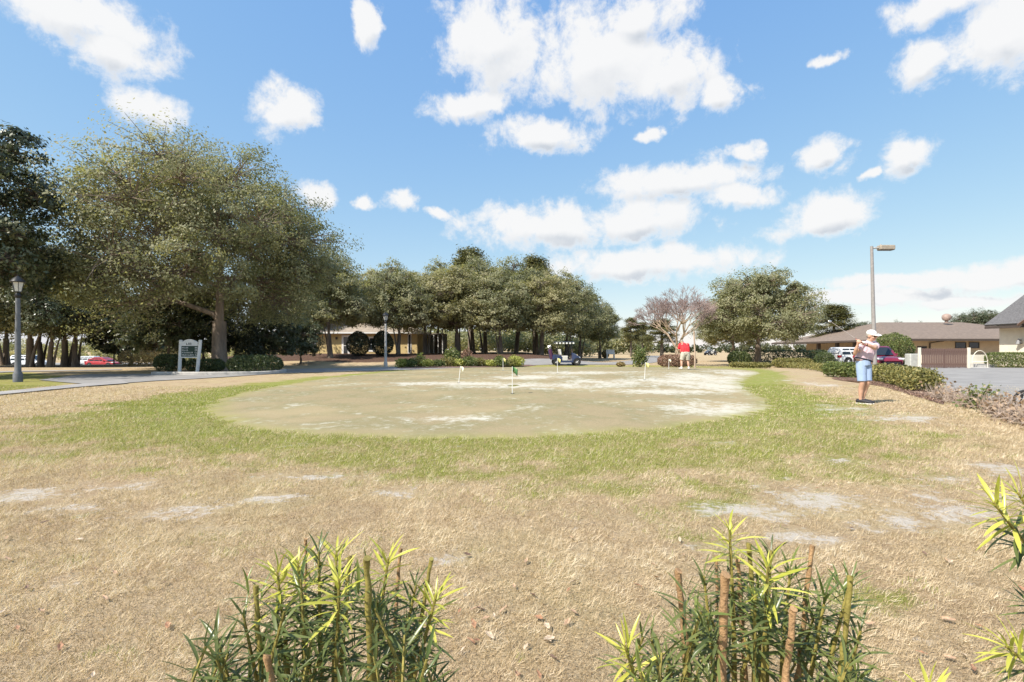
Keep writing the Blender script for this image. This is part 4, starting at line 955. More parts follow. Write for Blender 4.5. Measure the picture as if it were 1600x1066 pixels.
# flags on the putting green
FG = 'flagsticks on the putting green'
def flag(px, py, hpx, lean, label, fcol, dirx=1):
    x, y = G(px, py); z = tz(x, y)+.02; h = hpx/F*y
    root = empty('flagstick', (x, y, z), 0, label, 'flag', FG)
    MB().tube([(0,0,-.05),(lean*h*.5,0,h*.5),(lean*h,0,h)], [.011,.010,.008], 6).build('stick', M_white, root, True)
    MB().lathe([(.055,.0),(.055,.004)], 14).build('cup', M_black, root)
    fl = MB(); n = 6; w, fh = .18*h/.75, .16*h/.75; rows = []
    for i in range(n+1):
        t = i/n; dx = dirx*w*t*.85; dz = -fh*.75*t*t; yy = .05*math.sin(t*5)
        rows.append([(lean*h+dx, yy, h-.01+dz*.6), (lean*h*.8+dx*.92, yy*.8, h-fh+dz)])
    vs = [q for r_ in rows for q in r_]; fl.add(vs, [(2*i, 2*i+1, 2*i+3, 2*i+2) for i in range(n)])
    o = fl.build('pennant', fcol, root, True)
    sl = o.modifiers.new('t', 'SOLIDIFY'); sl.thickness = .003
M_fy = mat('yellow_pennant', (0.60,0.56,0.22), .8, .1, 9); M_fw = mat('cream_pennant', (0.80,0.78,0.60), .8, .08, 9); M_fg = mat('green_pennant', (0.06,0.17,0.06), .8, .3, 14, col2=(0.65,0.62,0.25))
flag(800.5, 616, 42, 0.0, 'tallest-looking flagstick with a drooping green and yellow pennant', M_fg)
flag(716.5, 599, 26, .12, 'tilted flagstick with a white pennant before the planting bed', M_fw)
flag(786, 580, 20, .0, 'flagstick with yellow pennant close to the golden shrub', M_fy)
flag(871, 584, 24, .0, 'flagstick with yellow pennant in front of the golf cart', M_fy)
flag(1007, 594, 27, .06, 'flagstick with yellow pennant before the loose green shrub', M_fy)
flag(1045, 577.5, 16, .0, 'flagstick with cream pennant in front of the russet hedge', M_fw, 1)

# ------------------------------------------------------------------ vehicles
def wheel(parent, x, y, r, w, name='wheel', spokes=5):
    wh = MB().lathe([(r*.60,-w/2),(r*.9,-w/2),(r,-w*.32),(r,w*.32),(r*.9,w/2),(r*.60,w/2)], 22, (0,0,0), 'y').build(name, M_rubber, parent, True); wh.location = (x, y, r)
    sg = -1 if y < 0 else 1
    rm = MB().lathe([(r*.66,sg*(w*.5-.02)),(r*.64,sg*(w*.5+.004)),(r*.55,sg*(w*.5-.03)),(.02,sg*(w*.5-.035))], 20, (0,0,0), 'y')
    for k in range(spokes):
        q = 2*math.pi*k/spokes; rm.tube([(0,sg*w*.5,0),(r*.58*math.cos(q),sg*(w*.5-.008),r*.58*math.sin(q))], [r*.10,r*.07], 4)
    rm.build('rim', M_rim, wh); return wh
def car(label, px, d, rz, L, Wd, Hh, paint, kind='suv', dz=0.0, parts=True):
    """front of the car points along local +x"""
    p = at(px, d); root = empty('parked_car', (p.x, p.y, p.z+dz+.03), rz, label, 'car'); hw = Wd/2; wr = .20*Hh+.02
    belt = .575*Hh if kind == 'suv' else .60*Hh
    st = [(-.5,.80,.34,.60),(-.485,.92,.26,.94),(-.42,.99,.22,1.0),(-.2,1,.20,1.0),(.1,1,.20,.99),(.25,.995,.20,.97),(.34,.985,.22,.94),(.44,.93,.24,.84),(.485,.84,.27,.72),(.5,.72,.36,.56)]
    if kind == 'sedan': st = [(-.5,.8,.34,.66),(-.485,.92,.26,.92),(-.40,.98,.22,.96),(-.2,1,.20,1.0),(.1,1,.20,.97),(.25,.995,.20,.90),(.36,.98,.22,.84),(.44,.93,.24,.77),(.485,.84,.27,.66),(.5,.72,.36,.54)]
    rings = []
    for fx, fw, zl, zh in st:
        h_ = hw*fw; z0 = zl*belt*1.2; z1 = zh*belt
        rings.append([(fx*L,-h_*.90,z0),(fx*L,-h_,z0+.12*belt+.04),(fx*L,-h_*1.0,z1-.16*belt),(fx*L,-h_*.93,z1-.03*belt),(fx*L,-h_*.5,z1+.012),(fx*L,h_*.5,z1+.012),(fx*L,h_*.93,z1-.03*belt),(fx*L,h_,z1-.16*belt),(fx*L,h_,z0+.12*belt+.04),(fx*L,h_*.90,z0)])
    MB().loft(rings).build('body', paint, root, True)
    if kind == 'suv': A = (-.485,.24); Bm = (-.465,.13); T = (-.43,.045)
    else: A = (-.42,.27); Bm = (-.33,.16); T = (-.22,.03)
    zb, zt = belt*.975, Hh
    def cr(xr, xf, wf, z): return [(xr*L,-hw*wf,z),(xf*L,-hw*wf,z),(xf*L+.02,-hw*wf*.6,z),(xf*L+.02,hw*wf*.6,z),(xf*L,hw*wf,z),(xr*L,hw*wf,z)]
    rr = [cr(A[0],A[1],.93,zb), cr(Bm[0],Bm[1],.86,zb+(zt-zb)*.55), cr(T[0],T[1],.76,zt-.045), cr(T[0]+.02,T[1]-.02,.62,zt)]
    MB().loft(rr).build('cabin', paint, root, True)
    def lerp(a, b, t): return tuple(a[i]+(b[i]-a[i])*t for i in range(3))
    lo, hi = rr[0], rr[2]
    for sgn, i0, i1 in ((-1,0,1),(1,5,4)):
        for (t0, t1) in ((.07,.34),(.37,.63),(.66,.90)):
            def pt(t, s): 
                q = lerp(lerp(lo[i0],lo[i1],t), lerp(hi[i0],hi[i1],t), s); m_ = rr[1][i0][1]; return (q[0], q[1]+sgn*(.012+.055*math.sin(math.pi*min(s,1))*.5), q[2])
            q = [pt(t0,.10), pt(t1,.10), pt(t1,.88), pt(t0,.88)]
            g_ = MB(); g_.add(q+[(x,y-sgn*.02,z) for x,y,z in q], [(0,1,2,3) if sgn < 0 else (3,2,1,0),(0,4,5,1),(1,5,6,2),(2,6,7,3),(3,7,4,0)]); g_.build('side_window', M_glass, root)
    ws = [lerp(lo[2],hi[2],.08), lerp(lo[3],hi[3],.08), lerp(lo[3],hi[3],.92), lerp(lo[2],hi[2],.92)]
    def bow(q, o): return [(x+o, y*1.25, z+.012) for x, y, z in q]
    fw = MB(); k = [bow(ws, .075)]; fw.add(k[0]+[(x-.03,y,z-.02) for x,y,z in k[0]], [(0,1,2,3),(0,4,5,1),(1,5,6,2),(2,6,7,3),(3,7,4,0)]); fw.build('windshield', M_glass, root)
    rw_ = [lerp(lo[0],hi[0],.2), lerp(lo[5],hi[5],.2), lerp(lo[5],hi[5],.88), lerp(lo[0],hi[0],.88)]; rw_ = [(x-.03, y*.86, z) for x, y, z in rw_]
    bw = MB(); bw.add(rw_+[(x+.03,y,z) for x,y,z in rw_], [(3,2,1,0),(0,4,5,1),(1,5,6,2),(2,6,7,3),(3,7,4,0)]); bw.build('rear_window', M_glass, root)
    for fx in (-.31, .325):
        for sg in (-1, 1):
            MB().lathe([(wr*1.17,-.012),(wr*1.17,.012)], 24, (fx*L, sg*(hw-.002), wr*1.03), 'y').build('wheel_arch', M_rubber, root)
            wheel(root, fx*L, sg*(hw-.085), wr, .22)
    for sg in (-1, 1):
        MB().box(.40*L,.492*L,sg*hw*.55 if sg > 0 else -hw*.93,hw*.93 if sg > 0 else -hw*.55,belt*.70,belt*.83,.03).build('headlight', mat('headlamp', (0.7,0.72,0.74), .1, .05), root)
        MB().box(-.497*L,-.44*L,hw*.62 if sg > 0 else -hw*.97,hw*.97 if sg > 0 else -hw*.62,belt*.74,belt*.97,.03).build('tail_light', mat('tail_lamp', (0.35,0.015,0.015), .2, .1), root)
        MB().box(.14*L,.18*L,sg*hw*.98 if sg > 0 else -hw*1.12,hw*1.12 if sg > 0 else -hw*.98,belt*1.02,belt*1.16,.02).build('mirror', paint, root)
        for hx in (-.16,.06): MB().box(hx*L-.1,hx*L+.1,(hw*.995 if sg > 0 else -hw-.015),(hw+.015 if sg > 0 else -hw*.995),belt*.80,belt*.83).build('door_handle', M_rim, root)
    MB().box(.455*L,.512*L,-hw*.62,hw*.62,belt*.36,belt*.52,.02).build('grille', M_black, root)
    MB().box(.44*L,.508*L,-hw*.80,hw*.80,belt*.25,belt*.34,.02).build('bumper', M_rubber, root)
    MB().box(-.508*L,-.44*L,-hw*.82,hw*.82,belt*.27,belt*.40,.02).build('bumper', M_rubber, root)
    MB().box(-.506*L,-.498*L,-.25,.25,belt*.60,belt*.72).build('licence_plate', M_white, root)
    return root
P_white = mat('white_car_paint', (0.78,0.78,0.78), .25, .02, 3, coat=.6); P_maroon = mat('maroon_car_paint', (0.17,0.012,0.03), .25, .05, 3, coat=.8)
P_red = mat('red_car_paint', (0.42,0.03,0.035), .3, .05, 3, coat=.6); P_dark = mat('dark_car_paint', (0.03,0.03,0.035), .25, .05, 3, coat=.8)
car('white crossover parked behind the square clipped shrub', 1336, 47, R(6), 4.5, 1.8, 1.62, P_white)
car('maroon sport utility car parked behind the tall parking lot light', 1371, 39.5, R(-103), 4.4, 1.85, 1.68, P_maroon)
car('white sport utility car parked beyond the oak trunks', 50, 72, R(3), 4.9, 1.95, 1.80, P_white)
car('dark car at the edge of the car park next to the white sport utility', -10, 74, R(170), 4.6, 1.85, 1.50, P_dark, 'sedan')
car('small white car behind the red one in the car park', 133, 84, R(182), 4.2, 1.75, 1.48, P_white)
car('red car parked beside the tan clipped hedge', 162, 76, R(-4), 4.6, 1.8, 1.45, P_red, 'sedan')
# far parked cars seen as slivers between the trunks
def golf_cart(label, loc, rz, paint, roofm, sc=1.0, bag=True):
    """front along +x"""
    root = empty('golf_cart', loc, rz, label, 'golf cart'); root.scale = (sc, sc, sc)
    for x in (-.78, .82):
        for sg in (-1, 1): wheel(root, x, sg*.50, .25, .2, spokes=7)
    MB().box(-.55,.55,-.56,.56,.24,.34,.03).build('floor_pan', M_black, root)
    MB().box(-.55,.55,-.585,-.562,.22,.34).build('rocker_panel', paint, root); MB().box(-.55,.55,.562,.585,.22,.34).build('rocker_panel', paint, root)
    rb_ = [[(x,-w,z0),(x,-w,z1),(x,-w*.85,z1+.04),(x,w*.85,z1+.04),(x,w,z1),(x,w,z0)] for x, w, z0, z1 in ((-1.12,.48,.50,.70),(-1.05,.56,.42,.78),(-.78,.60,.54,.80),(-.50,.60,.40,.74),(-.36,.56,.34,.66))]
    MB().loft(rb_).build('rear_body', paint, root, True)
    MB().box(-.36,.10,-.55,.55,.34,.62,.04).build('seat_base', mat('cream_panel', (0.55,0.53,0.50), .5, .08), root)
    MB().box(-.40,.12,-.54,.54,.625,.74,.05).build('seat', mat('cream_vinyl', (0.66,0.63,0.58), .5, .06), root)
    sb = MB().box(-.08,.06,-.54,.54,0,.46,.05).build('seat_back', mat('cream_vinyl', (0,0,0)), root); sb.location = (-.42,0,.80); sb.rotation_euler = (0,R(-12),0)
    fc = [[(x,-w,z0),(x,-w,z1-.05),(x,-w*.8,z1),(x,w*.8,z1),(x,w,z1-.05),(x,w,z0)] for x, w, z0, z1 in ((.44,.50,.34,.98),(.55,.56,.36,.96),(.80,.59,.54,.82),(1.02,.56,.46,.66),(1.14,.46,.42,.54))]
    MB().loft(fc).build('front_cowl', paint, root, True)
    for sg in (-1, 1):
        for x in (-.78, .82): MB().lathe([(.30,-.02),(.30,.02)], 20, (x, sg*.575, .27), 'y').build('wheel_arch', M_black, root)
        MB().tube([(.52,sg*.50,.95),(.42,sg*.52,1.4),(.36,sg*.52,1.79)], .022, 6).build('strut', M_black, root)
        MB().tube([(-.86,sg*.50,.78),(-.72,sg*.52,1.4),(-.66,sg*.52,1.79)], .022, 6).build('strut', M_black, root)
        MB().ell((1.06, sg*.36, .60), (.06,.09,.06), 10, 6).build('headlight', mat('headlamp', (0.7,0.72,0.74)), root, True)
    wsd = MB(); wsd.add([(.535,-.48,.97),(.535,.48,.97),(.38,.49,1.74),(.38,-.49,1.74),(.528,-.48,.97),(.528,.48,.97),(.373,.49,1.74),(.373,-.49,1.74)], [(0,1,2,3),(7,6,5,4),(0,4,5,1),(2,6,7,3)])
    wsd.build('windshield', mat('clear_screen', (0.85,0.9,0.9), .04, .02, trans=.92), root)
    rf = MB().box(-.92,.62,-.60,.60,1.79,1.86,.03).build('roof', roofm, root)
    vm = MB().box(-.065,.065,-.006,.006,-.115,0).mesh('glint_tab'); vm.materials.append(M_white)  # added white tabs imitate reflections and bright gaps at the roof edge
    for sg in (-1, 1):
        for k in range(6):
            t = link(bpy.data.objects.new('glint_tab', vm), rf); t.location = (-.80+k*.265, sg*.605, 1.80)
    tor = MB(); ring = [(.30+.02*0, .18*math.cos(q)+.22, .98+.18*math.sin(q)) for q in np.linspace(0, 6.2832, 15)]; tor.tube(ring, .016, 5); tor.tube([(.30,.22,.98),(.50,.22,.75)], .02, 6); tor.build('steering_wheel', M_black, root)
    if bag:
        for yy, cm_ in ((-.24, mat('purple_bag', (0.10,0.035,0.09), .7, .2)), (.22, mat('navy_bag', (0.05,0.06,0.14), .7, .2))):
            b = MB().lathe([(.12,.0),(.15,.05),(.14,.75),(.155,.82)], 10).build('golf_bag', cm_, root, True); b.location = (-1.10, yy, .46); b.rotation_euler = (0, R(-13), 0)
            c = MB()
            for k in range(6):
                a = k*1.05; c.tube([(.07*math.cos(a),.07*math.sin(a),.6),(.09*math.cos(a),.09*math.sin(a),.98+.05*(k % 3))], .008, 4); c.ell((.09*math.cos(a)+.02,.09*math.sin(a),1.0+.05*(k % 3)), (.05,.03,.035), 8, 5)
            c.build('golf_clubs', M_rim, b)
    MB().tube([(-1.1,-.42,.9),(-1.12,0,.92),(-1.1,.42,.9)], .02, 6).build('bag_rail', M_black, root)
    return root
x, y = G(884, 571.0)
golf_cart('navy golf cart with two golf bags stopped on the road', (x, y, tz(x, y)+.03), R(2), mat('navy_paint', (0.022,0.038,0.10), .3, .08, 3, coat=.6), mat('dark_roof', (0.05,0.06,0.09), .5, .1), 1.03)
q = at(1110, 118)
golf_cart('dark far off golf cart on the brown fairway', (q.x, q.y, q.z), R(200), P_dark, P_dark, 1.15, False)
# golf push cart at the edge of the parking lot
x, y = G(1607, 646)
root = empty('push_cart', (x, y, tz(x, y)+.03), R(-45), 'golf push cart with spoked wheels at the parking lot edge', 'push cart')
for (wx, wy, wr_) in ((0,-.02,.205),(.10,.62,.205),(.95,.28,.15)):
    tr_ = MB(); tr_.tube([(wr_*math.cos(q), 0, wr_*math.sin(q)) for q in np.linspace(0, 6.2832, 33)], .026, 8, False); wh = tr_.build('wheel', M_rubber, root, True); wh.location = (wx, wy, wr_+.024)
    sp = MB().lathe([(.03,-.03),(.03,.03)], 8, (0,0,0), 'y')
    for k in range(9): a = k*.698; sp.tube([(0,0,0),((wr_-.02)*math.cos(a),0,(wr_-.02)*math.sin(a))], .007, 4)
    sp.build('spokes', M_rim, wh)
MB().tube([(0,-.02,.23),(.05,.3,.3),(.10,.62,.23)], .016, 6).build('axle', M_black, root); MB().tube([(.95,.28,.17),(.5,.29,.36),(.6,.3,.62),(.9,.3,1.0)], .02, 8).build('frame', M_black, root)
MB().tube([(.9,.16,1.0),(.92,.3,1.02),(.9,.44,1.0)], .018, 6).build('handle', M_rubber, root)
bg_ = MB().lathe([(.13,0),(.16,.06),(.15,.78),(.17,.86)], 12).build('golf_bag', mat('charcoal_bag', (0.06,0.06,0.07), .7, .2), root, True); bg_.location = (.42,.29,.34); bg_.rotation_euler = (0, R(32), 0)
# ------------------------------------------------------------------ people
def limb(mb, path, rad, n=12, flat=False):
    P = [Vector(p) for p in path]; k = len(P); pts = []; rr = []
    for i in range(k-1):
        for j in range(5):
            t = j/5; pts.append(P[i].lerp(P[i+1], t)); s = t*t*(3-2*t); rr.append(rad[i]*(1-s)+rad[i+1]*s)
    pts.append(P[-1]); rr.append(rad[-1]); mb.tube(pts, rr, n)
    if not flat:
        mb.ell(P[0], (rad[0],)*3, n, 8); mb.ell(P[-1], (rad[-1],)*3, n, 8)
    return mb
def remesh(mb, name, m, parent, voxel=.009, smooth=5):
    me = mb.mesh(name+'_raw'); o = bpy.data.objects.new(name+'_raw', me); COL.objects.link(o)
    r = o.modifiers.new('r', 'REMESH'); r.mode = 'VOXEL'; r.voxel_size = voxel; r.use_smooth_shade = True
    s = o.modifiers.new('s', 'SMOOTH'); s.iterations = smooth; s.factor = .5
    dg = bpy.context.evaluated_depsgraph_get(); nm = bpy.data.meshes.new_from_object(o.evaluated_get(dg))
    bpy.data.objects.remove(o); nm.name = name; nm.materials.clear(); nm.materials.append(m)
    return link(bpy.data.objects.new(name, nm), parent)
M_skin = mat('skin', (0.56, 0.33, 0.235), .5, .06, 20, .05, 200)
def head_shapes(mb, c, M):
    C = Vector(c)
    def e(p, r): mb.ell(C+M @ Vector(p), r, 14, 10, M)
    e((0,.012,.025), (.077,.098,.102)); e((0,-.03,-.055), (.058,.066,.066)); e((0,-.055,-.092), (.03,.03,.024))
    e((0,-.104,-.018), (.015,.024,.028)); e((0,-.092,.012), (.05,.012,.012)); e((0,-.092,-.062), (.026,.014,.012))
    for s in (-1, 1): e((s*.079,.012,-.012), (.012,.026,.034)); e((s*.045,-.07,-.03), (.026,.026,.026))
def grip_hand(mb, wrist, axis_p, axis_d, side, thumb=1):
    """palm beside the grip, four fingers wrapped round it, thumb along it"""
    a = Vector(axis_d).normalized(); p = Vector(axis_p); s = (Vector(side)-a*Vector(side).dot(a)).normalized(); u = a.cross(s)
    pc = p+s*.036; mb.ell(pc, (.036,.022,.042), 12, 8, Matrix((u, s, a)).transposed())
    limb(mb, [wrist, (Vector(wrist)+pc)/2, pc], [.026,.027,.026])
    for i, (off, L_) in enumerate(((.034,200),(.012,215),(-.011,205),(-.033,180))):
        path = []
        for q in np.linspace(50, 50-L_, 5):
            r_ = .028; path.append(p+a*off+(s*math.sin(R(q))+u*math.cos(R(q)))*r_)
        limb(mb, path, [.0095,.0095,.009,.0085,.0075], 8)
    limb(mb, [pc+u*.02+a*.01, p+u*.022+a*.045+s*.016, p+a*.082+s*.012], [.013,.011,.009], 8)
def club(name, label, root_loc, p, d, L_, putter=False):
    o = empty(name, root_loc, 0, label, 'golf club'); a = Vector(d).normalized(); P = Vector(p)
    MB().tube([P-a*.12, P+a*.15], [.014,.011], 8).build('grip', mat('grip_rubber', (0.20,0.05,0.05), .7, .2), o, True)
    MB().tube([P+a*.15, P+a*(L_-.12)], [.0065,.005], 6).build('shaft', mat('dull_steel', (0.30,0.26,0.25), .5, .1), o, True)
    h = MB(); e = P+a*(L_-.12)
    if putter: h.box(e.x-.06, e.x+.05, e.y-.012, e.y+.02, e.z-.01, e.z+.02, .004)
    else: h.ell(e+Vector((-.03,-.02,0)), (.045,.015,.03), 10, 6)
    h.build('club_head', M_rim, o, True); return o
# golfer in the pale shirt, at the top of a short backswing
gx_, gy_ = G(1349, 631); gz_ = tz(gx_, gy_); GL = (gx_, gy_, gz_)
root = empty('person', GL, 0, 'person in white cap, pale pink shirt and light blue shorts swinging a club', 'person')
Lsh, Rsh = (.295,.03,1.385), (-.065,-.05,1.40)
Lel, Rel = (.075,-.26,1.315), (-.27,-.10,1.175)
gp_, gd_ = Vector((-.235,-.27,1.435)), Vector((-.50,.52,.60))
Lwr, Rwr = (-.165,-.29,1.405), (-.285,-.225,1.385)
HM = Matrix.Rotation(R(22), 3, 'Z') @ Matrix.Rotation(R(10), 3, 'X') @ Matrix.Rotation(R(-6), 3, 'Y'); HC = (.145,-.075,1.60)
b = MB()
limb(b, [(.10,-.01,1.40),(.12,-.03,1.47),(.135,-.05,1.53)], [.07,.058,.055]); head_shapes(b, HC, HM)
for sx in (-1, 1): limb(b, [(.02+sx*.075,0,.98),(.05+sx*.07,-.01,1.15),(.115+sx*.10,-.01,1.34)], [.105,.105,.10])
limb(b, [Lsh,(.19,-.13,1.35),Lel,(-.05,-.285,1.365),Lwr], [.062,.052,.043,.041,.027]); limb(b, [Rsh,(-.18,-.07,1.28),Rel,(-.285,-.17,1.28),Rwr], [.06,.052,.043,.041,.027])
grip_hand(b, Lwr, gp_-gd_.normalized()*.03, gd_, (.6,-.6,-.2)); grip_hand(b, Rwr, gp_+gd_.normalized()*.05, gd_, (-.5,-.3,-.7))
for hip, kn, an, toe in (((-.055,0,.93),(-.06,-.055,.50),(-.055,.02,.085),(.045,-.12,.05)), ((.085,.02,.93),(.075,-.03,.50),(.015,.05,.085),(.135,-.05,.05))):
    cf = tuple(kn[i]*.62+an[i]*.38+(0,.022,0)[i] for i in range(3)); limb(b, [hip, kn, cf, an], [.098,.060,.056,.036])
    limb(b, [an, (an[0]*.5+toe[0]*.5, an[1]*.5+toe[1]*.5, .055), toe], [.04,.042,.034])
body = remesh(b, 'body', M_skin, root)
s_ = MB()
for sx in (-1, 1): limb(s_, [(.005+sx*.080,0,1.03),(.03+sx*.078,-.01,1.12),(.075+sx*.082,-.015,1.25),(.115+sx*.10,-.012,1.36)], [.112,.112,.12,.108], 14, True)
limb(s_, [(.02,0,1.03),(.05,-.02,1.15),(.11,-.02,1.36),(.125,-.02,1.435)], [.132,.138,.12,.075], 14, True)
limb(s_, [(.20,-.0,1.385),Lsh,(.245,-.07,1.37),(.175,-.155,1.345)], [.085,.083,.078,.075], 14, True); limb(s_, [(.05,-.02,1.39),Rsh,(-.12,-.06,1.335),(-.185,-.075,1.275)], [.085,.082,.077,.074], 14, True)
limb(s_, [(.118,-.015,1.42),(.13,-.035,1.475)], [.085,.072], 14, True)
shirt = remesh(s_, 'shirt', mat('pink_shirt', (0.60,0.46,0.53), .85, .08, 14, .9, 10), root, .009, 4)
h_ = MB()
limb(h_, [(-.045,0,1.0),(-.057,-.01,.86),(-.062,-.045,.53)], [.112,.108,.095], 16, True); limb(h_, [(.075,.015,1.0),(.085,.015,.86),(.08,-.02,.54)], [.112,.108,.095], 16, True)
limb(h_, [(.012,.0,1.055),(.015,.0,.90)], [.142,.14], 16, True)
remesh(h_, 'shorts', mat('light_blue_shorts', (0.31,0.41,0.60), .85, .05, 10, .35, 12), root, .009, 3)
bl = MB(); bl.tube([(.012+.180*math.cos(q), .130*math.sin(q), 1.035-.05*math.cos(q)) for q in np.linspace(0, 6.2832, 33)], .019, 6, False); bl.build('belt', mat('black_belt', (0.015,0.017,0.03), .5, .1), root, True)
for an, toe in (((-.055,.02,.085),(.045,-.12,.05)), ((.015,.05,.085),(.135,-.05,.05))):
    sh = MB(); A_ = Vector(an); T_ = Vector(toe); dd = (T_-A_); dd.z = 0; dd.normalize()
    limb(sh, [A_-dd*.05+Vector((0,0,-.025)), A_+dd*.05+Vector((0,0,-.025)), Vector((T_.x,T_.y,.045)), Vector((T_.x,T_.y,.036))+dd*.05], [.052,.056,.048,.034])
    so = remesh(sh, 'shoe', mat('black_shoe', (0.022,0.022,0.026), .6, .2), root, .008, 3)
    sl = MB(); M_ = [A_-dd*.085, A_+dd*.02, T_, T_+dd*.075]; pr = Vector((-dd.y, dd.x, 0)); sl.loft([[tuple(q+pr*w+Vector((0,0,z-q.z))) for w, z in ((-w_,.0),(w_,.0),(w_,.022),(-w_,.022))] for q, w_ in zip(M_, (.035,.05,.052,.03))]); sl.build('sole', M_white, so)
def hl(mb, p, r): mb.ell(Vector(HC)+HM @ Vector(p), r, 16, 10, HM)
cp = MB(); hl(cp, (0,.012,.062), (.090,.112,.078)); cpo = remesh(cp, 'cap', mat('white_cap', (0.80,0.79,0.77), .8, .04), root, .008, 2)
br = MB(); vs = [];
for k in range(13):
    q = math.pi*(1+k/12); vs.append((.085*math.cos(q), -.03+.10*math.sin(q)*.95, .062)); vs.append((.088*math.cos(q), -.045+.175*math.sin(q), .040))
vs = [Vector(HC)+HM @ Vector(v_) for v_ in vs]; n = len(vs); br.add(vs+[v_-Vector((0,0,.006)) for v_ in vs], [(2*k,2*k+1,2*k+3,2*k+2) for k in range(12)]+[(n+2*k+2,n+2*k+3,n+2*k+1,n+2*k) for k in range(12)]+[(2*k+1,n+2*k+1,n+2*k+3,2*k+3) for k in range(12)])
br.build('brim', mat('white_cap', (0,0,0)), cpo, True)
hr = MB(); hl(hr, (0,.035,.0), (.083,.085,.075)); remesh(hr, 'hair', mat('grey_hair', (0.30,0.26,0.22), .8, .2, 30), root, .008, 1)
sgm = MB()
for s in (-1, 1): hl(sgm, (s*.036,-.092,.006), (.030,.014,.020))
hl(sgm, (0,-.104,.012), (.02,.006,.006)); sgm.build('sunglasses', M_black, root, True)
wt = MB(); w0 = Vector(Lwr); ad = (Vector(Lwr)-Vector(Lel)).normalized(); wt.tube([w0-ad*.07, w0-ad*.035], .036, 10); wt.build('watch', M_black, root, True)
gl_ = MB(); grip_hand(gl_, Lwr, gp_-gd_.normalized()*.03, gd_, (.6,-.6,-.2)); remesh(gl_, 'glove', mat('white_glove', (0.72,0.68,0.62), .7, .06), root, .006, 0)
club('golf_club', 'golf club raised in the swinging golfer hands', GL, gp_, gd_, .92)
# putting man in red seen from behind
px_, py_ = G(1071, 578); pz_ = tz(px_, py_)+.022; PL = (px_, py_, pz_)
root = empty('person', PL, 0, 'person in red shirt and beige shorts bent over a putter, seen from behind', 'person')
b = MB(); HM2 = Matrix.Rotation(R(180), 3, 'Z') @ Matrix.Rotation(R(48), 3, 'X'); HC2 = (-.05,.44,1.50)
limb(b, [(0,.24,1.36),(-.02,.33,1.42),(-.04,.40,1.46)], [.075,.062,.058]); head_shapes(b, HC2, HM2)
for sx in (-1, 1): limb(b, [(sx*.085,.02,.90),(sx*.085,.06,1.08),(sx*.11,.20,1.32)], [.13,.125,.11])
ph, pd = Vector((-.06,.42,.78)), Vector((-.02,.12,-1)); sh_ = [(sx*.21,.24,1.36) for sx in (-1, 1)]
el_ = [(-.27,.30,1.07), (.27,.30,1.07)]; wr_ = [(-.13,.40,.86), (.03,.40,.82)]
for i in (0, 1): limb(b, [sh_[i], el_[i], wr_[i]], [.063,.046,.029]); grip_hand(b, wr_[i], ph-pd.normalized()*(.07 if i == 0 else -.02), pd, (-1, .1, 0) if i == 0 else (1, .1, 0))
feet = (((-.105,0,.86),(-.20,.05,.47),(-.225,-.02,.085),(-.27,.17,.05)), ((.105,0,.86),(.15,.05,.47),(.165,-.04,.085),(.20,.16,.05)))
for hip, kn, an, toe in feet:
    cf = tuple(kn[i]*.62+an[i]*.38+(0,-.022,0)[i] for i in range(3)); limb(b, [hip, kn, cf, an], [.105,.066,.062,.038]); limb(b, [an, toe], [.042,.034])
remesh(b, 'body', M_skin, root)
s_ = MB()
for sx in (-1, 1):
    limb(s_, [(sx*.095,.02,.93),(sx*.10,.07,1.10),(sx*.115,.20,1.32)], [.155,.158,.125], 14, True)
    limb(s_, [(sx*.12,.22,1.36),(sx*.215,.24,1.36),(sx*.25,.27,1.22),(sx*.268,.295,1.12)], [.085,.085,.078,.074], 14, True)
limb(s_, [(0,.02,.93),(0,.07,1.10),(0,.21,1.34),(-.015,.29,1.41)], [.16,.165,.13,.075], 14, True); limb(s_, [(-.012,.27,1.39),(-.022,.33,1.425)], [.085,.076], 14, True)
remesh(s_, 'shirt', mat('red_shirt', (0.62,0.03,0.04), .8, .08, 10, .4, 12), root, .010, 4)
h_ = MB()
for sx, (hip, kn, an, toe) in zip((-1, 1), feet): limb(h_, [(sx*.085,.0,.94),(sx*.12,.01,.80),(kn[0]*.92,.04,.52)], [.152,.145,.115], 16, True)
limb(h_, [(0,.01,.96),(0,.0,.80)], [.16,.15], 16, True)
remesh(h_, 'shorts', mat('beige_shorts', (0.50,0.46,0.38), .85, .08, 7, .5, 9), root, .010, 3)
for hip, kn, an, toe in feet:
    sh = MB(); A_ = Vector(an); T_ = Vector(toe); dd = T_-A_; dd.z = 0; dd.normalize(); limb(sh, [A_-dd*.05+Vector((0,0,-.03)), A_+dd*.05+Vector((0,0,-.03)), T_, T_+dd*.05+Vector((0,0,-.01))], [.05,.054,.046,.034]); remesh(sh, 'shoe', mat('pale_shoe', (0.55,0.52,0.50), .7, .1), root, .009, 2)
    MB().tube([A_+Vector((0,0,.0)), A_+Vector((0,0,.07))], [.052,.048], 10).build('sock', M_white, root)
hr = MB(); hr.ell(Vector(HC2)+HM2 @ Vector((0,.03,.035)), (.084,.09,.095), 16, 10, HM2); remesh(hr, 'hair', mat('grey_hair', (0,0,0)), root, .009, 2)
cl2 = club('putter', 'putter held by the man in red on the green', PL, ph, pd, .90, True)

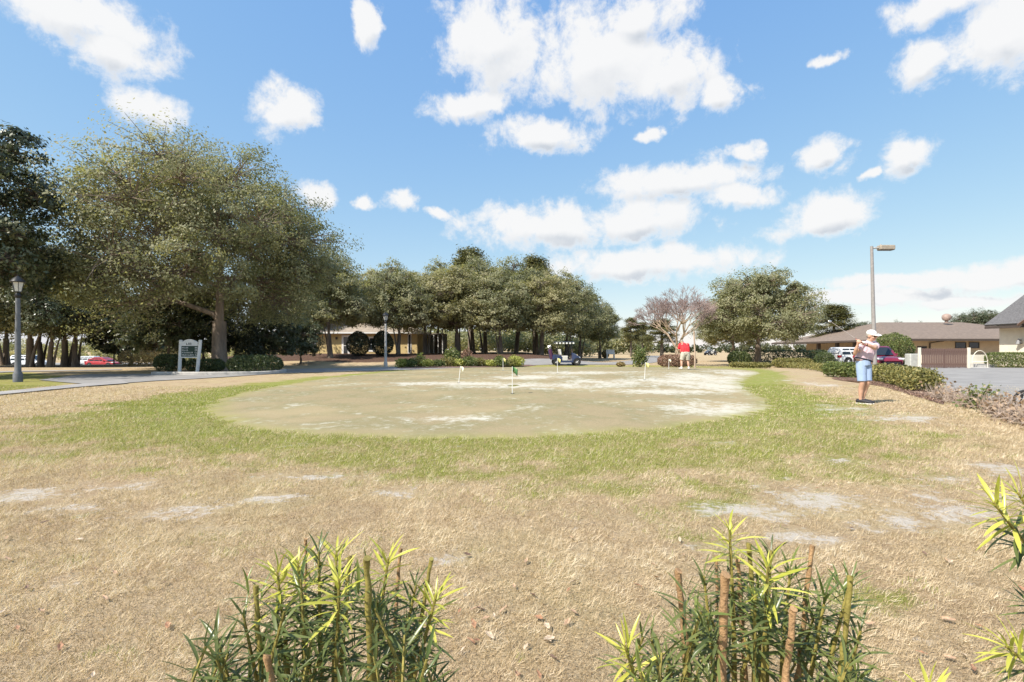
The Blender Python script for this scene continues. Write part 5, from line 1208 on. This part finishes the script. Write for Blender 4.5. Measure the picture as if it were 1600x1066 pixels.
# ------------------------------------------------------------------ foreground podocarpus shrubs
def leaf_mesh(seed, m):
    rg = random.Random(seed); n = 6; V = []; bend = rg.uniform(.10, .35); side = rg.uniform(-.12, .12)
    for i in range(n+1):
        t = i/n; w = .042*math.sin(math.pi*min(1, (t*.93+.05)))**.55*(1 if t < .8 else (1-t)/.2*.9+.1); z = -bend*t*t; y = side*t*t
        V += [(t, y-w, z+w*.35), (t, y, z), (t, y+w, z+w*.35)]
    Fc = [f for i in range(n) for f in ((3*i,3*i+3,3*i+4,3*i+1), (3*i+1,3*i+4,3*i+5,3*i+2))]
    me = bpy.data.meshes.new('leaf'); me.from_pydata(V, [], Fc); me.polygons.foreach_set('use_smooth', np.ones(len(Fc), bool)); me.materials.append(m); me.update(); return me
def podo_mat(name, c0, c1, tr):
    m = bpy.data.materials.new(name); m.use_nodes = True; t = NT(m.node_tree); p = m.node_tree.nodes['Principled BSDF']
    oi = t.add('ShaderNodeObjectInfo'); n = t.noise(t.add('ShaderNodeTexCoord').outputs['Object'], 3.0, 3)
    f = t.math('ADD', t.math('MULTIPLY', oi.outputs['Random'], .7), t.math('MULTIPLY', n, .3)); c = t.ramp(f, [(0.1, c0), (0.85, c1)])
    t.l.new(c, p.inputs['Base Color']); p.inputs['Roughness'].default_value = .32; p.inputs['Specular IOR Level'].default_value = .5
    tr_ = t.add('ShaderNodeBsdfTranslucent'); t.l.new(c, tr_.inputs[0]); ms = t.add('ShaderNodeMixShader', ins={0: tr, 1: p.outputs[0], 2: tr_.outputs[0]})
    t.l.new(ms.outputs[0], m.node_tree.nodes['Material Output'].inputs[0]); return m
PM = [podo_mat('podocarpus_dark', (0.06,0.09,0.028), (0.19,0.22,0.07), .3), podo_mat('podocarpus_mid', (0.085,0.125,0.03), (0.20,0.24,0.06), .25), podo_mat('podocarpus_new', (0.38,0.40,0.05), (0.66,0.62,0.13), .3)]
LM = [[leaf_mesh(k*7+j, PM[k]) for j in range(4)] for k in range(3)]
M_stem = mat('cut_stem', (0.36,0.22,0.11), .8, .25, 30, .5, 120); M_stem_g = mat('green_stem', (0.24,0.20,0.05), .7, .25, 25, .3, 90)
def podocarpus(label, cx, d0, stems, tips, span, seed, nfill, ztop):
    """stems: cut upright stems (px, py, depth, radius, green); tips: leafy shoots (px, py, depth, kind)"""
    rg = random.Random(seed); c = at(cx, d0); root = empty('podocarpus_shrub', c, 0, label, 'shrub')
    leaves = []
    def W3(px, py, d): return Vector((PX(px, d), d, PZ(py, d)))-c
    def shoot(tip, base, kind, n, L_, bare=0.0, droop=0.0):
        ax = (tip-base); ln = ax.length; ax.normalize()
        u = ax.orthogonal().normalized(); v = ax.cross(u)
        for i in range(n):
            t = 1-bare-(i/n)*(1-bare)*.9; a = i*2.4+rg.uniform(-.3, .3); ang = R((22+50*min(1, (1-t)*2.2) if kind < 2 else 26+52*min(1, (1-t)*3.0))+rg.uniform(-9, 9))
            d_ = (ax*math.cos(ang)+(u*math.cos(a)+v*math.sin(a))*math.sin(ang)).normalized()
            k = kind if (kind < 2 or t > .55) else (1 if t > .45 else 0)
            if k == 1 and t < .6: k = 0
            leaves.append((base+(tip-base)*t, d_, L_*rg.uniform(.75, 1.15)*(0.75 if t > .93 else 1), k, a))
    for (px, py, d, r_, gr) in stems:
        tip = W3(px, py, d); bs = Vector((tip.x*.75+rg.uniform(-.03,.03), tip.y*.6, -.02)); mid = (tip+bs)/2+Vector((rg.uniform(-.02,.02), rg.uniform(-.02,.02), 0))
        pn_ = [bs.lerp(mid, q) for q in np.linspace(0, .9, 8)]+[mid.lerp(tip, q) for q in np.linspace(0, .985, 14)]+[tip]; pn_ = [q+Vector((rg.uniform(-1,1), rg.uniform(-1,1), 0))*r_*.22 for q in pn_]
        MB().tube(pn_, [r_*.72*(1.2-.25*i_/22)*(1+(.16 if i_ % 3 == 0 else -.05)+rg.uniform(-.06,.06)) for i_ in range(22)]+[r_*.85], 9).build('stem', M_stem_g if gr else M_stem, root, True)
        for k in range(3):
            z = rg.uniform(.10, .32); a = rg.uniform(0, 6.28); b0 = tip.lerp(mid, min(1, z/.35)); e = b0+Vector((math.cos(a)*.05, math.sin(a)*.05, rg.uniform(.05,.11)))
            shoot(e, b0, 1 if gr else 0, 13, .075)
    for (px, py, d, kind, *ob) in tips:
        tip = W3(px, py, d); bs = W3(ob[0], ob[1], d) if ob else Vector((tip.x*.8, tip.y*.8, tip.z-.22)); MB().tube([(bs.x*.8,bs.y*.6,0), bs, tip], [.009,.006,.003], 6).build('shoot', M_stem_g, root, True)
        shoot(tip, bs, kind, 30 if kind < 2 else 52, .085 if kind < 2 else .092)
    x0, x1, y0, y1 = span
    for i in range(nfill):
        d = d0+rg.uniform(-.22, .25); px = rg.uniform(x0, x1); e = abs((px-(x0+x1)/2)/((x1-x0)/2)); py = rg.uniform(y0+(y1-y0)*.6*e**2, y1+60)
        tip = W3(px, py, d); a = rg.uniform(0, 6.28); bs = tip-Vector((math.cos(a)*.06, math.sin(a)*.06, .15)); 
        MB().tube([(bs.x*.85,bs.y*.7,max(0,bs.z-.25)), bs, tip], [.006,.005,.003], 5).build('shoot', M_stem_g, root)
        shoot(tip, bs, rg.choice((0,0,0,0,1)), 22, .082)
    leaves.sort(key=lambda q: -(q[0].z-.25*q[0].y+(.3 if q[3] == 2 else 0)))
    def mtx(p, d_, L_, a):
        x = d_; z = Vector((0,0,1))+Vector((rg.uniform(-.5,.5), rg.uniform(-.5,.5), 0)); z = (z-x*z.dot(x)).normalized(); y = z.cross(x); s = L_
        wd = L_*rg.uniform(.95, 1.25)
        return Matrix(((x.x*s, y.x*wd, z.x*s, p.x), (x.y*s, y.y*wd, z.y*s, p.y), (x.z*s, y.z*wd, z.z*s, p.z), (0,0,0,1)))
    bulk = {0: ([], []), 1: ([], []), 2: ([], [])}
    for i, (p, d_, L_, k, a) in enumerate(leaves):
        me = LM[k][rg.randrange(4)]; M_ = mtx(p, d_, L_, a)
        if i < 300:
            o = link(bpy.data.objects.new('leaf', me), root); o.matrix_local = M_
        else:
            vs, fs = bulk[k]; b0 = len(vs); vs += [tuple(M_ @ v_.co) for v_ in me.vertices]; fs += [tuple(b0+q for q in f.vertices) for f in me.polygons]
    for k, (vs, fs) in bulk.items():
        if vs:
            m_ = MB(); m_.v = vs; m_.f = fs; o = m_.build('foliage', PM[k], root, True); o['kind'] = 'stuff'
    return root
podocarpus('narrow leaved foreground shrub with one tall bare cut stem and lime tips', 510, 1.36,
    [(400,915,1.30,.0085,1),(547,869,1.42,.008,1),(573,872,1.22,.0105,1),(674,873,1.40,.0075,1),(626,857,1.5,.007,0),(418,1024,1.15,.011,0),(478,842,1.5,.006,0)],
    [(433,893,1.35,2),(466,880,1.38,2),(530,905,1.25,2),(526,862,1.48,2),(607,872,1.40,2),(682,930,1.33,2),(667,1030,1.15,1),(335,985,1.25,0),(498,862,1.4,0),(470,905,1.3,1),(650,915,1.4,0),(590,940,1.3,1),(380,960,1.3,0)],
    (315,705,935,1066), 3, 42, .8)
podocarpus('narrow leaved foreground shrub with several thick brown cut stems', 1170, 1.34,
    [(1060,891,1.28,.0115,0),(1132,897,1.18,.0135,0),(1171,849,1.42,.0085,1),(1269,852,1.40,.0085,0),(1240,951,1.16,.010,0),(1329,900,1.25,.0085,1),(1153,875,1.4,.0075,0),(1120,868,1.5,.006,0)],
    [(1200,885,1.25,2),(1140,828,1.40,2),(976,1008,1.25,2),(1329,905,1.28,1),(1290,930,1.3,1),(1205,860,1.45,0),(1100,900,1.4,0),(1018,1000,1.3,0),(1345,985,1.25,0),(1180,930,1.25,1),(1000,1050,1.15,1),(1235,890,1.4,1)],
    (985,1360,925,1066), 5, 44, .8)
podocarpus('foreground shrub at the lawn corner with bright yellow leaf tufts on side branches', 1660, 1.30,
    [(1720,800,1.3,.010,0),(1760,820,1.25,.010,0)],
    [(1552,785,1.25,2,1625,880),(1590,770,1.32,2,1650,860),(1572,1010,1.15,2,1650,1075),(1604,940,1.3,1,1670,1000),(1452,1090,1.12,2,1475,1180)],
    (1740,1900,900,1066), 9, 18, .8)

# ------------------------------------------------------------------ grass blades and fallen leaves near the camera
rg = np.random.default_rng(77)
def blades(n, y0, y1, power, name, green, wid, ln, m, label, margin=1.25):
    y = y0+(y1-y0)*rg.random(n)**power; x = (rg.random(n)*2-1)*(y*margin+.4)
    gm, sd_, mu, br_ = ground_attr(x, y); nz = np.clip(.5+.26*(pnoise(x, y, .22, 31)+.8*pnoise(x, y, .7, 32)+.6*pnoise(x, y, 2.1, 33)), 0, 1)
    clump = np.clip(gm*1.15-.2+.9*(nz-.5)*(gm > .08), 0, 1); keep = rg.random(n) < (clump if green else 1-clump*.75)
    keep &= rg.random(n) > np.clip(sd_*1.6-.35+1.9*(nz-.5)*(sd_ > .08), 0, .97); keep &= sdf(green_c, x, y) > -.05
    x, y, nz = x[keep], y[keep], nz[keep]; n = len(x); sc = np.clip(.55+y/9, .6, 1.6)
    a = rg.random(n)*6.283; tl = rg.uniform(.25, 1.45, n) if not green else rg.uniform(.1, 1.0, n); L_ = ln*rg.uniform(.5, 1.35, n)*(.55+.9*nz)*np.clip(sc, .8, 1.3); w = wid*rg.uniform(.6, 1.4, n)*sc
    z = terr(x, y)+rg.random(n)*.008
    B = np.column_stack([x, y, z]); D = np.column_stack([np.cos(a)*np.sin(tl), np.sin(a)*np.sin(tl), np.cos(tl)]); S = np.column_stack([-np.sin(a), np.cos(a), np.zeros(n)])
    S = S*np.cos(.6)+np.cross(D, S)*np.sin(.6)
    T = B+D*L_[:, None]; V = np.stack([B-S*w[:, None]*.5, B+S*w[:, None]*.5, T], 1).reshape(-1, 3)
    o = meshobj(name, np_mesh(name, V, np.arange(3*n).reshape(-1, 3), np.clip(.55*nz+.6*rg.random(n)-.08, 0, 1)), m); tag(o, label, 'grass', kind='stuff')
G_tan = leafmat('straw_blades', [(0, (0.24,0.17,0.10)), (.3, (0.50,0.385,0.245)), (.7, (0.70,0.57,0.40)), (1, (0.84,0.74,0.58))], .3, .7, .25)
G_grn = leafmat('green_blades', [(0, (0.12,0.17,0.03)), (.5, (0.26,0.31,0.06)), (1, (0.47,0.46,0.15))], .35, .6, .25)
blades(620000, 1.3, 9.5, 1.45, 'dormant_grass', False, .0030, .040, G_tan, 'dry straw coloured dormant grass blades of the near lawn')
blades(330000, 1.5, 12.0, 1.15, 'green_grass', True, .0034, .032, G_grn, 'green grass blades in the near lawn')
blades(150000, 9.3, 17.5, 1.0, 'dormant_grass', False, .0060, .036, G_tan, 'dry straw coloured grass further out on the lawn', 1.12)
blades(130000, 11.5, 18.0, 1.0, 'green_grass', True, .0060, .028, G_grn, 'green grass ring round the putting green', 1.1)
# fallen leaves
fm = []
for k, col in enumerate(((0.30,0.16,0.09), (0.38,0.25,0.16), (0.46,0.36,0.26), (0.16,0.10,0.07))):
    V = []; n = 7
    for i in range(n+1):
        t = i/n; w = .20*math.sin(math.pi*(t*.94+.03))**.8*(1+.18*math.sin(t*14+k)); V += [(t-.5,-w,.10*abs(w)*4+.12*(t-.5)**2*4*(1 if k % 2 else -.3)), (t-.5,0,.12*(t-.5)**2*4), (t-.5,w,.14*abs(w)*4)]
    me = bpy.data.meshes.new('fallen_leaf'); me.from_pydata(V, [], [f for i in range(n) for f in ((3*i,3*i+3,3*i+4,3*i+1),(3*i+1,3*i+4,3*i+5,3*i+2))]); me.materials.append(mat('fallen_leaf_%d' % k, col, .7, .3, 4)); me.update(); fm.append(me)
rl = random.Random(12)
spots = [(1425,908,1),(1482,975,1),(1530,985,0),(1520,1052,0),(1545,1040,1),(1440,1028,0),(740,982,0),(745,1008,0),(724,1022,2),(765,1000,2),(842,972,0),(858,1005,2),(832,936,3),(896,915,2),(220,905,0),(258,916,3),(42,924,3),(730,872,3),(808,1062,0),(842,1063,0),(1485,883,2),(1300,890,2),(560,700,2),(1062,848,2),(500,745,2),(330,712,2),(268,712,2)]
spots += [(rl.uniform(0,1600), 700+366*rl.random()**.7, rl.choice((0,1,1,2,3))) for _ in range(80)]
for px, py, k in spots:
    x, y = G(px, py); o = link(bpy.data.objects.new('fallen_leaf', fm[k])); s = rl.uniform(.028, .062); o.scale = (s, s, s); o.location = (x, y, tz(x, y)+.022); o.rotation_euler = (rl.uniform(-.4,.4), rl.uniform(-.4,.4), rl.uniform(0,6.28))
    tag(o, 'dry brown fallen leaf lying on the straw coloured grass', 'leaf', 'fallen leaves on the lawn')
